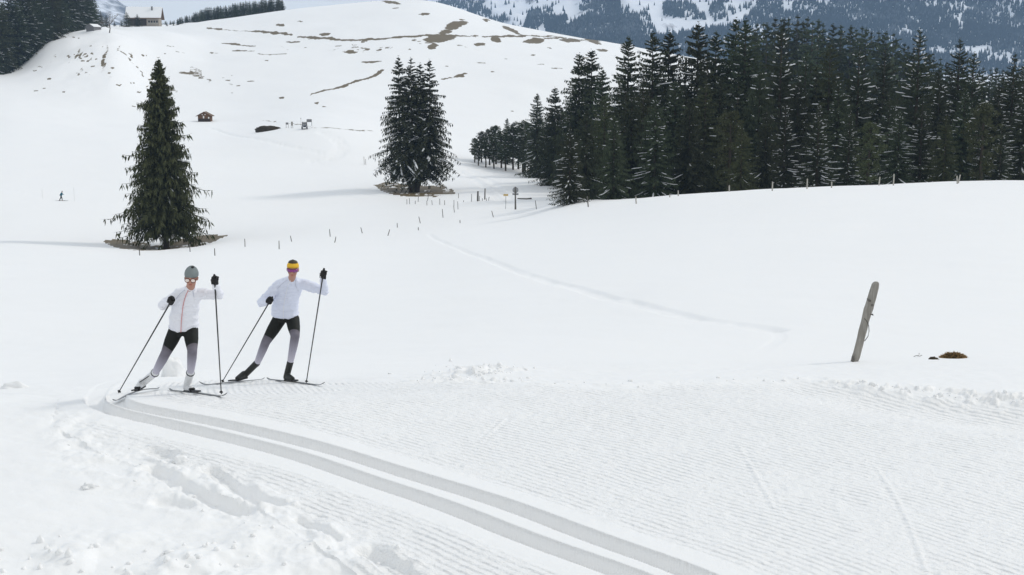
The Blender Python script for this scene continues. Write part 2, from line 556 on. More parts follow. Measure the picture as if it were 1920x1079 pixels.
# broken snow along the near edge and in the corner below the camera
dle, _ = polydist(Xn, Yn, left_edge, True, maxd=2.0)
comb_mask = comb_mask * sstep(0.02, 0.55, np.abs(dle) + 0.25 * fbm(Xn * 2, Yn * 2, 2, 33)) * sstep(0.0, 0.4, np.abs(dfe))
rub = np.clip(fbm(Xn * 1.9, Yn * 1.9, 4, 31, 0.5) + 0.05, -0.25, 1)
corner = np.exp(-((PXn - 330) / 330) ** 2) * sstep(955, 1050, PYn)
dz += 0.16 * corner * rub
dz += 0.055 * np.exp(-(np.abs(dle) / 0.55) ** 2) * np.clip(fbm(Xn * 5, Yn * 5, 4, 41), -0.4, 1) * sstep(60, 120, PXn)
dz += (~trail) * 0.035 * fbm(Xn * 0.9, Yn * 0.9, 4, 51) + (~trail) * 0.010 * fbm(Xn * 4 + Yn * 2, Yn * 6, 3, 52)
# two short ruts beside the track, and the scratches skis leave
for pts, w, dep in (([(285, 878), (330, 905), (420, 945), (452, 955)], 0.10, 0.085), ([(395, 884), (440, 912), (490, 938), (520, 948)], 0.09, 0.07),
                    ([(285, 845), (322, 858)], 0.10, 0.05), ([(300, 938), (345, 945)], 0.10, 0.05), ([(560, 975), (630, 1010)], 0.06, 0.05), ([(690, 1035), (760, 1079)], 0.11, 0.08)):
    d, _ = polydist(Xn, Yn, ground_line(pts, 16), maxd=0.6)
    dz -= dep * (1 - sstep(w * 0.5, w * 1.2, d * (1 + 0.3 * fbm(Xn * 7, Yn * 7, 2, 61))))
    dz += dep * 0.35 * np.exp(-((d - w * 1.7) / (w * 0.6)) ** 2) * np.clip(fbm(Xn * 9, Yn * 9, 3, 62) + 0.4, 0, 1)
for pts in ([(1645, 880), (1680, 935), (1740, 1078)], [(1385, 836), (1450, 950)], [(900, 830), (946, 786)]):
    d, _ = polydist(Xn, Yn, ground_line(pts, 12), maxd=0.4)
    dz += 0.006 * (1 - sstep(0.008, 0.028, d)) - 0.003 * np.exp(-((d - 0.05) / 0.02) ** 2)
fade = sstep(19.95, 19.0, Yn)
Z_[:nr] += dz * np.where(Yn > 19.0, fade, 1)

# --- the fields and the hill beyond
Xf, Yf = X_[NEAR_ROWS:], Y_[NEAR_ROWS:]
PXf, PYf = GPX[NEAR_ROWS:], PYG[NEAR_ROWS:]
dzf = 0.13 * fbm(Xf / 9, Yf / 9, 3, 71) * sstep(20, 34, Yf)
dzf += 0.030 * fbm(Xf / 1.7 + Yf / 6, Yf / 3.2, 3, 70) * sstep(21, 26, Yf) * sstep(70, 45, Yf)
dzf += 0.0011 * Yf * fbm(Xf / 26, Yf / 26, 3, 72) * sstep(60, 160, Yf)
dzf += 0.0030 * Yf * fbm(Xf / 60, Yf / 60, 3, 73) * sstep(300, 450, Yf)
dzf += 0.0022 * Yf * fbm(Xf / 14, Yf / 22, 3, 74) * np.exp(-((PXf - 150) / 110) ** 2) * sstep(400, 480, Yf)
dzf *= 1 - 0.85 * np.exp(-((Yf - 740) / 50) ** 2)
for pts, w, dep in (([(805, 440), (860, 466), (930, 494), (1010, 522), (1120, 551), (1230, 577), (1340, 601), (1450, 622)], 0.40, 0.085),
                    ([(1450, 622), (1462, 632), (1440, 650), (1400, 680)], 0.18, 0.012),
                    ([(840, 443), (930, 424), (1060, 399), (1150, 386)], 0.6, 0.06), ([(790, 432), (880, 413), (960, 402), (1080, 388)], 0.7, 0.07),
                    ([(450, 478), (560, 470), (700, 462), (800, 450)], 0.6, 0.05),
                    ([(395, 243), (470, 259), (540, 273), (605, 288)], 1.0, 0.25), ([(605, 248), (632, 262), (640, 278), (625, 292), (590, 300)], 2.5, 0.35),
                    ([(862, 322), (890, 338), (915, 356), (935, 376)], 1.2, 0.30), ([(880, 318), (915, 338), (945, 362), (960, 380)], 1.2, 0.30),
                    ([(0, 354), (60, 366), (120, 377), (300, 386)], 0.8, 0.12)):
    g = ground_line(pts, 50)
    d, _ = polydist(Xf, Yf, g, maxd=4.0)
    dzf -= dep * (1 - sstep(w * 0.35, w, d)) * np.clip(0.85 + 0.7 * fbm(Xf * 1.1, Yf * 0.5, 3, 81), 0.3, 1.4)
# hollows round the two lone trees
for (tx, tY, r_, dp) in ((312, 190.0, 6.0, 0.55), (776, 256.0, 6.5, 0.5)):
    c = at(tx, tY)
    dzf -= dp * np.exp(-((Xf - c[0]) ** 2 + ((Yf - c[1]) * 1.0) ** 2) / r_ ** 2)
dzf *= sstep(20.0, 24.0, Yf)
for (tx, ty, r_, dp) in ((1602, 678, .22, .07), (1788, 670, .30, .02)):      # melted rings round the near post and the grass
    c = at(tx, find_Y(tx, ty, 17)); dzf -= dp * np.exp(-((Xf - c[0]) ** 2 + (Yf - c[1]) ** 2) / r_ ** 2) * (Yf > 20.05)
Z_[NEAR_ROWS + 1:] += dzf[1:]

# --- where the meadow shows through the snow
bare = np.zeros_like(Xf)
wx = PXf + 5 * fbm(Xf / 5, Yf / 9, 3, 91) ; wy = PYf + 2.0 * fbm(Xf / 4, Yf / 6, 3, 92)
def stroke(pts, w, s=1.0):
    global bare
    d, _ = polydist(wx, wy * 1.6, [(x, y * 1.6) for x, y in pts], maxd=10)
    bare = np.maximum(bare, s * (1 - sstep(w * 0.4, w * 1.25, d)))
def blob(x, y, rx, ry, s=1.0, sl=0.0):
    global bare
    m = (np.abs(wx - x) < rx * 1.3) & (np.abs(wy - y) < ry * 1.3 + abs(sl) * rx * 1.3)
    xx, yy = wx[m], wy[m]
    d = np.hypot((xx - x) / rx, (yy - y - sl * (xx - x)) / ry)
    bare[m] = np.maximum(bare[m], s * (1 - sstep(0.55, 1.25, d)))
def patch(poly, s=1.0):
    global bare
    bare = np.where(inpoly(wx, wy, poly), np.maximum(bare, s), bare)
hillside = Yf > 400
b0 = bare
stroke([(478, 57), (510, 59), (545, 61)], 3.2); stroke([(560, 66), (600, 71), (640, 76), (670, 77), (720, 75), (780, 70), (830, 66)], 3.6)
stroke([(830, 66), (900, 67), (970, 70), (1060, 72)], 2.0, .9); stroke([(390, 52), (440, 54), (480, 57)], 1.8, .8)
blob(610, 65, 11, 2.6); blob(552, 75, 16, 2.2, 1, -.05); blob(525, 45, 12, 2.2, .9); blob(562, 39, 7, 1.4, .9)
blob(855, 50, 24, 6, 1, -.15); blob(835, 61, 17, 3, .9, -.12); blob(825, 73, 34, 8, 1, -.12); blob(812, 90, 11, 6, 1, -.3)
blob(930, 73, 10, 5, 1, .3); blob(900, 84, 12, 3.5); blob(912, 40, 7, 4); blob(960, 60, 20, 4.5, 1, .45); blob(1000, 78, 22, 4); blob(1070, 78, 24, 3.5)
blob(1112, 77, 18, 3.5, 1, .3); blob(1128, 93, 13, 4); stroke([(1020, 75), (1060, 74), (1120, 75)], 2); blob(905, 26, 22, 2.6, .9, .15); blob(868, 41, 9, 1.3)
blob(735, 6, 22, 3.5, 1, .2); blob(665, 3, 8, 1.5); blob(742, 18, 8, 1.6); blob(795, 30, 14, 2, .8)
stroke([(486, 101), (505, 107)], 2.6); stroke([(505, 106), (540, 104)], 2.0, .9)
blob(658, 102, 16, 2.4); blob(698, 121, 22, 1.9); blob(528, 184, 7, 2); blob(597, 194, 5, 2.2); blob(607, 202, 4, 1.5)
stroke([(582, 178), (610, 170), (640, 163)], 2.6); stroke([(640, 164), (665, 155), (690, 148), (720, 136)], 3.2)
stroke([(830, 151), (860, 142), (876, 137)], 2.6); blob(864, 141, 11, 3)
stroke([(0, 235), (30, 236), (56, 236)], 1.2, .8); stroke([(400, 53), (395, 52)], 1.5)
stroke([(418, 77), (450, 79), (478, 83)], 2.4); stroke([(438, 92), (458, 90), (476, 94)], 2.4); blob(440, 77, 14, 2)
stroke([(222, 90), (232, 100), (243, 112)], 1.7, .75); stroke([(226, 86), (240, 100), (251, 113)], 1.3, .7); stroke([(238, 112), (256, 126), (270, 140)], 1.6, .75)
for x, y, s_ in ((137, 70, 5), (148, 72, 3), (128, 103, 5), (140, 100, 4), (148, 108, 6), (158, 103, 7), (165, 112, 6), (172, 118, 6), (155, 113, 6), (160, 99, 5), (172, 98, 4),
                 (180, 107, 4), (172, 85, 4), (74, 122, 6), (66, 131, 7), (92, 147, 7), (64, 170, 6), (80, 164, 7), (146, 138, 5), (165, 135, 5), (222, 155, 7), (245, 153, 10), (262, 171, 5),
                 (252, 203, 8), (265, 201, 6), (197, 112, 5), (212, 123, 6), (208, 131, 4), (282, 146, 6), (290, 158, 9), (275, 159, 6), (270, 106, 8), (122, 174, 5), (330, 60, 0)):
    if s_: blob(x, y, s_, 1.5, .9, .12)
for x, y, s_ in ((320, 85, 14), (313, 102, 5), (340, 97, 16), (400, 97, 12), (420, 145, 9), (430, 148, 8), (435, 171, 4), (448, 158, 7), (470, 150, 9), (500, 117, 6), (540, 92, 5),
                 (575, 88, 6), (635, 89, 9), (690, 98, 6), (712, 100, 8), (770, 84, 6), (770, 97, 4), (838, 125, 7), (905, 115, 14), (948, 108, 6), (925, 134, 4), (960, 207, 5), (1000, 102, 7), (1030, 90, 6), (1100, 113, 10),
                 (1045, 128, 14), (1010, 117, 12)):
    blob(x, y, s_, 1.3, .75, .05)
bare = np.where(hillside | (b0 > 0), bare, 0)
stroke([(490, 229), (560, 234), (590, 240), (640, 243), (700, 247)], 1.3, .62)
# streaks of turf on the steep mound at the forest corner
st_ = fbm(Xf / 1.6 + Yf / 9, Yf / 14, 4, 95); st2_ = fbm(Xf / 6.0 + Yf / 20, Yf / 9, 4, 96)
bare = np.maximum(bare, 0.66 * sstep(0.16, 0.34, st_) * np.exp(-((PXf - 170) / 95) ** 2 - ((PYf - 105) / 42) ** 2) * (Yf > 400))
bare = np.maximum(bare, 0.66 * sstep(0.22, 0.36, st2_) * np.exp(-((PXf - 330) / 160) ** 2 - ((PYf - 150) / 40) ** 2) * (Yf > 400))
bare = np.maximum(bare, 0.64 * sstep(0.26, 0.40, st2_) * np.exp(-((PXf - 700) / 320) ** 2 - ((PYf - 85) / 26) ** 2) * (Yf > 500))
b1 = bare * 0
bare_keep = bare.copy(); bare = b1
patch([(188, 451), (215, 449), (250, 450), (300, 456), (345, 446), (380, 439), (428, 440), (400, 450), (370, 458), (335, 466), (300, 470), (250, 469), (215, 463)])
bare *= (Yf > 165) & (Yf < 215); b2 = bare.copy(); bare = b1.copy()
patch([(702, 348), (725, 341), (770, 346), (800, 350), (830, 347), (850, 356), (853, 366), (820, 368), (740, 366), (712, 360)])
bare *= (Yf > 232) & (Yf < 275)
hole = sstep(0.0, 0.3, fbm(Xf / 1.3, Yf / 2.2, 3, 97))
bare = np.maximum(bare_keep, np.maximum(b2, bare) * (1 - 0.55 * hole))

nC, nR = len(gx), len(gy)
V = np.stack([X_, Y_, Z_], -1)
idx = np.arange(nR * nC).reshape(nR, nC)
quads = np.stack([idx[:-1, :-1], idx[:-1, 1:], idx[1:, 1:], idx[1:, :-1]], -1)
def sheet(name, fmask, r0, r1, mat, attrs, label, cat):
    q = quads[r0:r1][fmask]
    used, inv = np.unique(q.ravel(), return_inverse=True)
    me = fast_mesh(name, V.reshape(-1, 3)[used], inv.reshape(-1, 4))
    for k, a in attrs.items():
        full = np.zeros(nR * nC, np.float32); full[idx[a[1]:a[1] + a[0].shape[0]].ravel()] = a[0].ravel()
        add_attr(me, k, full[used])
    return tag(link(name, me, mat), label, cat, kind='structure')
tm = trail[:-1, :-1]
nattr = {'comb': (dmid, 0), 'comb_mask': (comb_mask, 0)}
sheet('ski_trail', tm, 0, NEAR_ROWS, M_NEAR, nattr, 'groomed snow trail with two parallel ski grooves in the foreground', 'ski trail')
sheet('snow_bank', ~tm, 0, NEAR_ROWS, M_NEAR, nattr, 'ungroomed snow either side of the groomed trail', 'snow bank')
fm = np.ones((nR - 1 - NEAR_ROWS, nC - 1), bool)
sheet('snow_field', fm, NEAR_ROWS, nR - 1, M_FAR, {'bare': (bare, NEAR_ROWS)}, 'snow covered fields and hill with brown turf showing through', 'snow field')

# ------------------------------------------------------------------ far mountains
def mountain(name, px0, px1, Y0, Y1, ncol, nrow, top, bot, amp, seed, mat, label):
    pxs = np.linspace(px0, px1, ncol); Ys = np.geomspace(Y0, Y1, nrow)
    tp = np.interp(pxs, [t[0] for t in top], [t[1] for t in top])
    u = np.linspace(0, 1, nrow)[:, None]
    py = bot + (tp[None, :] - bot) * u ** 0.85
    GX, GY_ = np.meshgrid(pxs, Ys)
    w = P(GX, py, GY_)
    x, y = w[..., 0], w[..., 1]
    rid = 1 - np.abs(fbm(x / 420, y / 700, 5, seed, 0.55)) * 2
    gul = 1 - np.abs(fbm(x / 150 + y / 900, y / 1600, 4, seed + 5)) * 2
    w[..., 2] += amp * (rid - 0.6) * sstep(0, 0.25, u) + amp * 0.35 * gul * sstep(0.1, 0.4, u)
    id_ = np.arange(ncol * nrow).reshape(nrow, ncol)
    q = np.stack([id_[:-1, :-1], id_[:-1, 1:], id_[1:, 1:], id_[1:, :-1]], -1).reshape(-1, 4)
    me = fast_mesh(name, w.reshape(-1, 3), q)
    o = tag(link(name, me, mat), label, 'mountain', kind='structure')
    return o, w

def mountain_mat(name, lo, hi):
    m, N, L, b = mat_new(name, SNOW, 0.8, 0.1)
    ge = N.new('ShaderNodeNewGeometry')
    sx = N.new('ShaderNodeSeparateXYZ'); L.new(ge.outputs['Normal'], sx.inputs[0])
    n1 = noise_node(N, L, 0.012, 8, rough=0.7, stretch=(1, 0.5, 0.6))
    n2 = noise_node(N, L, 0.05, 6, rough=0.7)
    s = math_node(N, L, 'ADD', sx.outputs[2], math_node(N, L, 'MULTIPLY', math_node(N, L, 'SUBTRACT', n1.outputs['Fac'], 0.5), 0.9))
    mr = N.new('ShaderNodeMapRange'); mr.inputs[1].default_value = lo; mr.inputs[2].default_value = hi
    L.new(s, mr.inputs[0])
    rock = mix_col(N, L, n2.outputs['Fac'], (0.05, 0.05, 0.055), (0.17, 0.165, 0.165))
    L.new(mix_col(N, L, mr.outputs[0], rock, (0.78, 0.80, 0.84)), b.inputs['Base Color'])
    return m

M_MTN = mountain_mat('mountain_snow', 0.70, 0.84)
M_MTN2 = mountain_mat('mountain_rock', 0.80, 0.98)
mtn, mw = mountain('mountain', 640, 2700, 2600, 5200, 380, 170, [(640, 60), (760, 15), (830, -60), (1000, -150), (1300, -230), (1700, -330), (2700, -300)],
                   152, 34, 201, M_MTN, 'snowy mountainside with dark forests rising behind the dark spruce forest')
mtn2, _ = mountain('mountain', -700, 330, 2800, 4200, 160, 90, [(-700, -200), (0, -110), (150, -25), (215, 2), (240, 22), (262, 45), (330, 110)],
                   150, 30, 301, M_MTN2, 'grey rocky mountain flank behind the farmhouse')

# forests on that mountainside: far off, thousands of trees that read as one mass
def mountain_forest():
    n = 130000
    r = np.random.default_rng(5)
    fr, fc = r.random(n) * (mw.shape[0] * 0.62), (0.03 + r.random(n) * 0.67) * (mw.shape[1] - 1.01)
    i, j = fr.astype(int), fc.astype(int); a, b = (fr - i)[:, None], (fc - j)[:, None]
    p = mw[i, j] * (1 - a) * (1 - b) + mw[i + 1, j] * a * (1 - b) + mw[i, j + 1] * (1 - a) * b + mw[i + 1, j + 1] * a * b
    rel = p - np.array([0, 0, CAMZ])
    d = rel[:, 1] * CT - rel[:, 2] * ST
    px = 960 + F * rel[:, 0] / d; py = 539.5 - F * (rel[:, 1] * ST + rel[:, 2] * CT) / d
    wpx = px + 26 * fbm(p[:, 0] / 90, p[:, 1] / 160, 3, 7); wpy = py + 9 * fbm(p[:, 0] / 80, p[:, 1] / 150, 3, 8)
    dens = np.full(n, 0.012)
    def reg(poly, v):
        nonlocal dens
        dens = np.where(inpoly(wpx, wpy, poly), v, dens)
    reg([(1086, -60), (1150, -60), (1165, 10), (1195, 45), (1225, 85), (1310, 130), (980, 130), (1055, 85), (1035, 70), (1075, 45), (1100, 20)], 1.0)
    reg([(1150, 78), (1420, 45), (1420, 160), (1150, 160)], 0.75)
    reg([(1180, 20), (1215, 30), (1240, 62), (1205, 62)], 0.25)
    reg([(1245, 5), (1290, 2), (1325, 40), (1290, 38), (1250, 28)], 0.8)
    reg([(1330, 8), (1352, 5), (1358, 40), (1338, 45)], 0.8); reg([(1345, 28), (1395, 5), (1395, 18), (1350, 45)], 0.35)
    reg([(985, 30), (1020, 18), (1035, 35), (1020, 66), (970, 62)], 0.5); reg([(1040, 30), (1060, 20), (1070, 60), (1030, 66)], 0.8)
    reg([(820, -40), (905, -60), (900, 5), (945, 40), (925, 45), (870, 20), (830, 10)], 0.5)
    reg([(1395, 40), (1440, -60), (2700, -60), (2700, 170), (1395, 170)], 0.9)
    reg([(1400, -60), (1455, -60), (1440, 20), (1405, 35)], 0.45)
    reg([(1475, -60), (1500, -60), (1488, 22), (1462, 26)], 0.12)
    for (cx, cy, rx, ry, v) in ((1712, 40, 14, 9, .2), (1770, 40, 22, 14, .3), (1792, 48, 6, 13, .1), (1708, 18, 7, 9, .2), (1860, 45, 14, 8, .25), (1638, 58, 16, 6, .3), (1770, 95, 28, 7, .15), (1820, 90, 35, 8, .12),
                            (1870, 105, 30, 9, .12), (1905, 118, 25, 7, .2), (1790, 12, 20, 6, .25), (1815, 18, 10, 6, .1), (1905, 3, 18, 7, .2), (1625, 32, 14, 3, .4), (1545, 2, 14, 6, .3), (1740, 6, 12, 5, .3)):
        m = ((wpx - cx) / rx) ** 2 + ((wpy - cy) / ry) ** 2 < 1
        dens = np.where(m, v, dens)
    dens *= np.clip(0.8 + 0.9 * fbm(p[:, 0] / 60, p[:, 1] / 120, 3, 9), 0.15, 1.2)
    keep = (r.random(n) < dens * 0.9) & (py > -60) & (px > 740) & (px < 2150) & (py < 140)
    p = p[keep]; m = len(p)
    h = r.uniform(9, 18, m); rad = h * r.uniform(0.17, 0.24, m)
    k = 5
    th = np.linspace(0, 2 * np.pi, k, endpoint=False)[None, :] + r.random((m, 1)) * 6.28
    jit = r.uniform(0.65, 1.25, (m, k))
    ring = np.stack([p[:, 0:1] + rad[:, None] * jit * np.cos(th), p[:, 1:2] + rad[:, None] * jit * np.sin(th), p[:, 2:3] - 1.0 + h[:, None] * r.uniform(0, .12, (m, k))], -1)
    tip = np.stack([p[:, 0] + r.normal(0, .4, m), p[:, 1], p[:, 2] + h - 1.0], -1)[:, None, :]
    v = np.concatenate([ring, tip], 1).reshape(-1, 3)
    base = (np.arange(m) * (k + 1))[:, None]
    f = [np.concatenate([base + a, base + (a + 1) % k, base + k], 1) for a in range(k)]
    me = fast_mesh('mountain_forest', v, np.concatenate(f), smooth=False)
    mt, N, L, b = mat_new('far_needles', (0.03, 0.04, 0.035), 0.9, 0.05)
    ge = N.new('ShaderNodeNewGeometry'); sx = N.new('ShaderNodeSeparateXYZ'); L.new(ge.outputs['Normal'], sx.inputs[0])
    nn = noise_node(N, L, 0.11, 3)
    nm = noise_node(N, L, 0.012, 3)
    fr = math_node(N, L, 'ADD', math_node(N, L, 'MULTIPLY', nn.outputs['Fac'], 1.0), math_node(N, L, 'MULTIPLY', nm.outputs['Fac'], 1.0))
    mr = N.new('ShaderNodeMapRange'); mr.inputs[1].default_value = 1.02; mr.inputs[2].default_value = 1.45
    mr.inputs[4].default_value = 0.50
    L.new(fr, mr.inputs[0])
    L.new(mix_col(N, L, mr.outputs[0], (0.022, 0.032, 0.028), (0.42, 0.45, 0.48)), b.inputs['Base Color'])   # frost on some crowns
    return tag(link('mountain_forest', me, mt), 'far frosted conifer forest covering the mountainside', 'forest', kind='stuff')
mountain_forest()

# ------------------------------------------------------------------ conifers
def blades(p, d, s, ln, wd):
    """slender leaf-shaped quads: root p, direction d, side s"""
    ln, wd = ln[:, None], wd[:, None]
    m = p + d * ln * 0.45
    v = np.stack([p, m + s * wd, p + d * ln, m - s * wd], 1)
    return v

def unit(a):
    return a / (np.linalg.norm(a, axis=-1, keepdims=True) + 1e-9)

def spruce(seed, H, Rr, levels, per, nseg, up_top=0.55, up_low=-0.18, droop=0.35, hang=0.5, lat=0.32, snow=0.5, base=0.04, power=0.85, bw=1.0, tipup=0.22, lean=(0, 0), irregular=0.22, snow_w=1.25):
    """returns trunk MB, crown quads (n,4,3), snow verts/faces"""
    r = np.random.default_rng(seed)
    B, S = [], []
    zs = np.sort(r.random(levels)) * 0.25 + np.linspace(0, 1, levels) * 0.75
    sector = r.uniform(1 - irregular * 1.4, 1 + irregular, 12)
    for li, t in enumerate(zs):
        k = max(3, int(round(per * (0.55 + 0.45 * (1 - t)))))
        a0 = r.random() * 6.28
        lev = r.uniform(1 - irregular, 1 + irregular)
        for b in range(k):
            az = a0 + 6.283 * b / k + r.normal(0, 0.25)
            L = (Rr * max(0.0, (1 - t)) ** power * lev * r.uniform(0.72, 1.15) * sector[int(az / 6.2832 * 12) % 12]) + 0.18
            if t < 0.10: L *= 0.75 + 2.5 * t
            z0 = H * (base + (0.985 - base) * t) + r.normal(0, 0.16)
            upv = up_low + (up_top - up_low) * t ** 1.3 + r.normal(0, 0.07)
            o = np.array([math.cos(az), math.sin(az), 0]); sd_ = np.array([-math.sin(az), math.cos(az), 0])
            s = np.linspace(0.14, 1.0, nseg)
            rr = L * s
            dzp = L * (upv * s - droop * (1 - 0.7 * t) * s ** 2 + tipup * (1 - t * .5) * s ** 4)
            c = np.array([lean[0] * t, lean[1] * t, 0])
            pth = o[None] * rr[:, None] + sd_[None] * (L * 0.06 * r.normal() * s ** 2)[:, None]
            pth[:, 2] = z0 + dzp; pth += c
            # side twigs
            ll = np.clip(lat * L * (1.12 - s), 0.16, 1.1)
            for sg in (-1, 1):
                jit = r.uniform(0.7, 1.25, nseg)
                d = unit(sd_[None] * sg * r.uniform(.6, 1.0, (nseg, 1)) + o[None] * r.uniform(.4, .9, (nseg, 1)) + np.array([0, 0, -1.0])[None] * r.uniform(-0.05, 0.45, (nseg, 1)))
                sv = unit(np.cross(d, r.normal(0, 0.5, (nseg, 3)) + np.array([0, 0, 1.0])))
                B.append(blades(pth, d, sv, ll * jit, bw * r.uniform(0.05, 0.10, nseg) * (0.6 + 0.5 * ll)))
            # the branch itself, clothed in needles
            wsp = bw * (0.10 * (1.15 - s))[:, None]
            for ax in (np.array([0, 0, 1.0]), sd_):
                B.append(np.stack([pth[:-1] + ax * wsp[:-1], pth[1:] + ax * wsp[1:], pth[1:] - ax * wsp[1:], pth[:-1] - ax * wsp[:-1]], 1))
            # hanging twigs
            for _ in range(3 if nseg > 5 else 2):
                hl = hang * r.uniform(0.35, 1.0, nseg) * np.clip(L / 3.0, 0.25, 1.0)
                d = unit(np.array([0, 0, -1.0])[None] + o[None] * r.normal(0.15, 0.3, (nseg, 1)) + sd_[None] * r.normal(0, 0.3, (nseg, 1)))
                sv = unit(np.cross(d, r.normal(0, 1, (nseg, 3))))
                q = pth + o[None] * r.uniform(-.15, .15, (nseg, 1)) + sd_[None] * (ll * r.uniform(-.6, .6, nseg))[:, None] * 0.6
                B.append(blades(q, d, sv, hl, bw * r.uniform(0.06, 0.13, nseg)))
            # the shoot at the tip
            d = unit((pth[-1] - pth[-2])[None]); B.append(blades(pth[-1:], d, unit(np.cross(d, [[0, 0, 1.0]])), np.array([0.3 + 0.05 * L]), np.array([0.06 * bw])))
            # snow lying along the branch
            if r.random() < snow and L > 0.5:
                a_, b_ = sorted((r.uniform(0.15, 0.7), r.uniform(0.5, 1.0))); b_ = min(1.0, max(b_, a_ + 0.22)); a_ = min(a_, b_ - 0.2)
                ss = np.linspace(a_, b_, 6)
                cpt = np.stack([np.interp(ss, s, pth[:, i]) for i in range(3)], 1)
                cpt[:, 2] += r.normal(0, .02, 6)
                wv = snow_w * np.array([0.3, .9, 1.0, 0.8, 1.0, 0.25]) * r.uniform(0.07, 0.13) * (0.7 + 0.10 * L)
                hv = snow_w * np.array([0.3, .9, 1.0, 0.7, .9, 0.2]) * r.uniform(0.05, 0.11)
                ring = np.stack([cpt + sd_ * wv[:, None] + [0, 0, -.02], cpt + np.array([0, 0, 1]) * hv[:, None] + [0, 0, .03], cpt - sd_ * wv[:, None] + [0, 0, -.02]], 1)
                S.append(ring)
    crown = np.concatenate(B)
    # leader
    zt = np.linspace(H * 0.93, H, 7)
    for z in zt:
        az = r.random(4) * 6.28
        d = unit(np.stack([np.cos(az), np.sin(az), np.full(4, 0.9)], 1))
        crown = np.concatenate([crown, blades(np.tile([[lean[0], lean[1], z]], (4, 1)), d, unit(np.cross(d, [[0, 0, 1.0]])), np.full(4, 0.32), np.full(4, 0.06 * bw))])
    tr = MB()
    hz = np.array([-0.6, 0.0, 0.35, 1.2, H * .25, H * .5, H * .75, H * .97])
    br = H * 0.0145
    tr.tube([(lean[0] * max(z, 0) / H, lean[1] * max(z, 0) / H, z) for z in hz], [br * 1.7, br * 1.5, br * 1.15, br, br * .8, br * .55, br * .3, 0.02], 8)
    return tr, crown, (np.array(S) if S else np.zeros((0, 6, 3, 3)))

def pine(seed, H, Rr, clear=0.28, nb=42, olive=False, leaves=34, round_top=True, snow=0.25):
    """bushier tree with a clear stem: tufts of needles at the ends of rising limbs"""
    r = np.random.default_rng(seed)
    B, S = [], []
    tr = MB(); br = H * 0.016
    tr.tube([(0, 0, -.6), (0, 0, 0), (0.03, 0, H * .3), (0.08, .05, H * .6), (0, 0, H * .95)], [br * 1.5, br * 1.2, br, br * .7, .03], 8)
    for b in range(nb):
        t = (b + r.random()) / nb
        z = H * (clear + (0.97 - clear) * t)
        prof = (math.sin(math.pi * (0.12 + 0.80 * t)) ** 0.6) * (1 - 0.25 * t)
        L = Rr * prof * r.uniform(0.6, 1.1)
        az = b * 2.4 + r.normal(0, .4)
        e = np.array([math.cos(az) * L, math.sin(az) * L, L * r.uniform(0.0, 0.5)])
        p0 = np.array([0, 0, z - 0.1 * L])
        tr.tube([p0, p0 + e * .5, p0 + e * .95], [0.05 + .012 * L, 0.04, 0.015], 5)
        for k in range(4):
            c = p0 + e * r.uniform(0.35, 1.0) + r.normal(0, 0.16 * Rr * 0.5, 3)
            n = leaves
            d = unit(r.normal(0, 1, (n, 3)) + np.array([0, 0, 0.25]))
            pp = c + d * r.uniform(0.0, 0.45, (n, 1)) * (0.25 * Rr)
            B.append(blades(pp, d, unit(np.cross(d, r.normal(0, 1, (n, 3)))), r.uniform(.22, .5, n), r.uniform(.05, .11, n)))
            if r.random() < snow:
                w = r.uniform(.12, .28); u = unit(r.normal(0, 1, 3) * [1, 1, 0]); q = np.cross(u, [0, 0, 1])
                cc = c + [0, 0, .22 * Rr * .5]
                cp = cc + np.linspace(-.35, .35, 6)[:, None] * u
                ww = np.array([.3, .9, 1, 1, .9, .3]) * w
                S.append(np.stack([cp + q * ww[:, None], cp + [0, 0, 1] * (ww * .6)[:, None], cp - q * ww[:, None]], 1))
    return tr, np.concatenate(B), (np.array(S) if S else np.zeros((0, 6, 3, 3)))

def tree_meshes(name, parts, leaf_mat):
    tr, cr, sn = parts
    me_t = bpy.data.meshes.new('trunk'); me_t.from_pydata(np.concatenate(tr.v).tolist(), [], tr.n); me_t.update(); me_t.materials.append(M_BARK)
    me_t.polygons.foreach_set('use_smooth', np.full(len(me_t.polygons), True))
    n = len(cr)
    me_c = fast_mesh('crown', cr.reshape(-1, 3), np.arange(4 * n).reshape(n, 4), smooth=False); me_c.materials.append(leaf_mat)
    me_s = None
    if len(sn):
        m = len(sn); v = sn.reshape(-1, 3); b = (np.arange(m) * 18)[:, None]
        f = []
        for i in range(5):
            for a, c in ((0, 1), (1, 2), (2, 0)):
                f.append(np.concatenate([b + i * 3 + a, b + i * 3 + c, b + i * 3 + 3 + c, b + i * 3 + 3 + a], 1))
        me_s = fast_mesh('snow', v, np.concatenate(f), smooth=True); me_s.materials.append(M_TSNOW)
    return me_t, me_c, me_s

def plant_tree(name, meshes, loc, scale, rz, label, group=None, cat='tree'):
    r = empty(name, tuple(loc), rz, scale)
    tag(r, label, cat, group)
    link('trunk', meshes[0], None, r); link('crown', meshes[1], None, r)
    if meshes[2] is not None: link('snow', meshes[2], None, r)['kind'] = 'stuff'
    return r

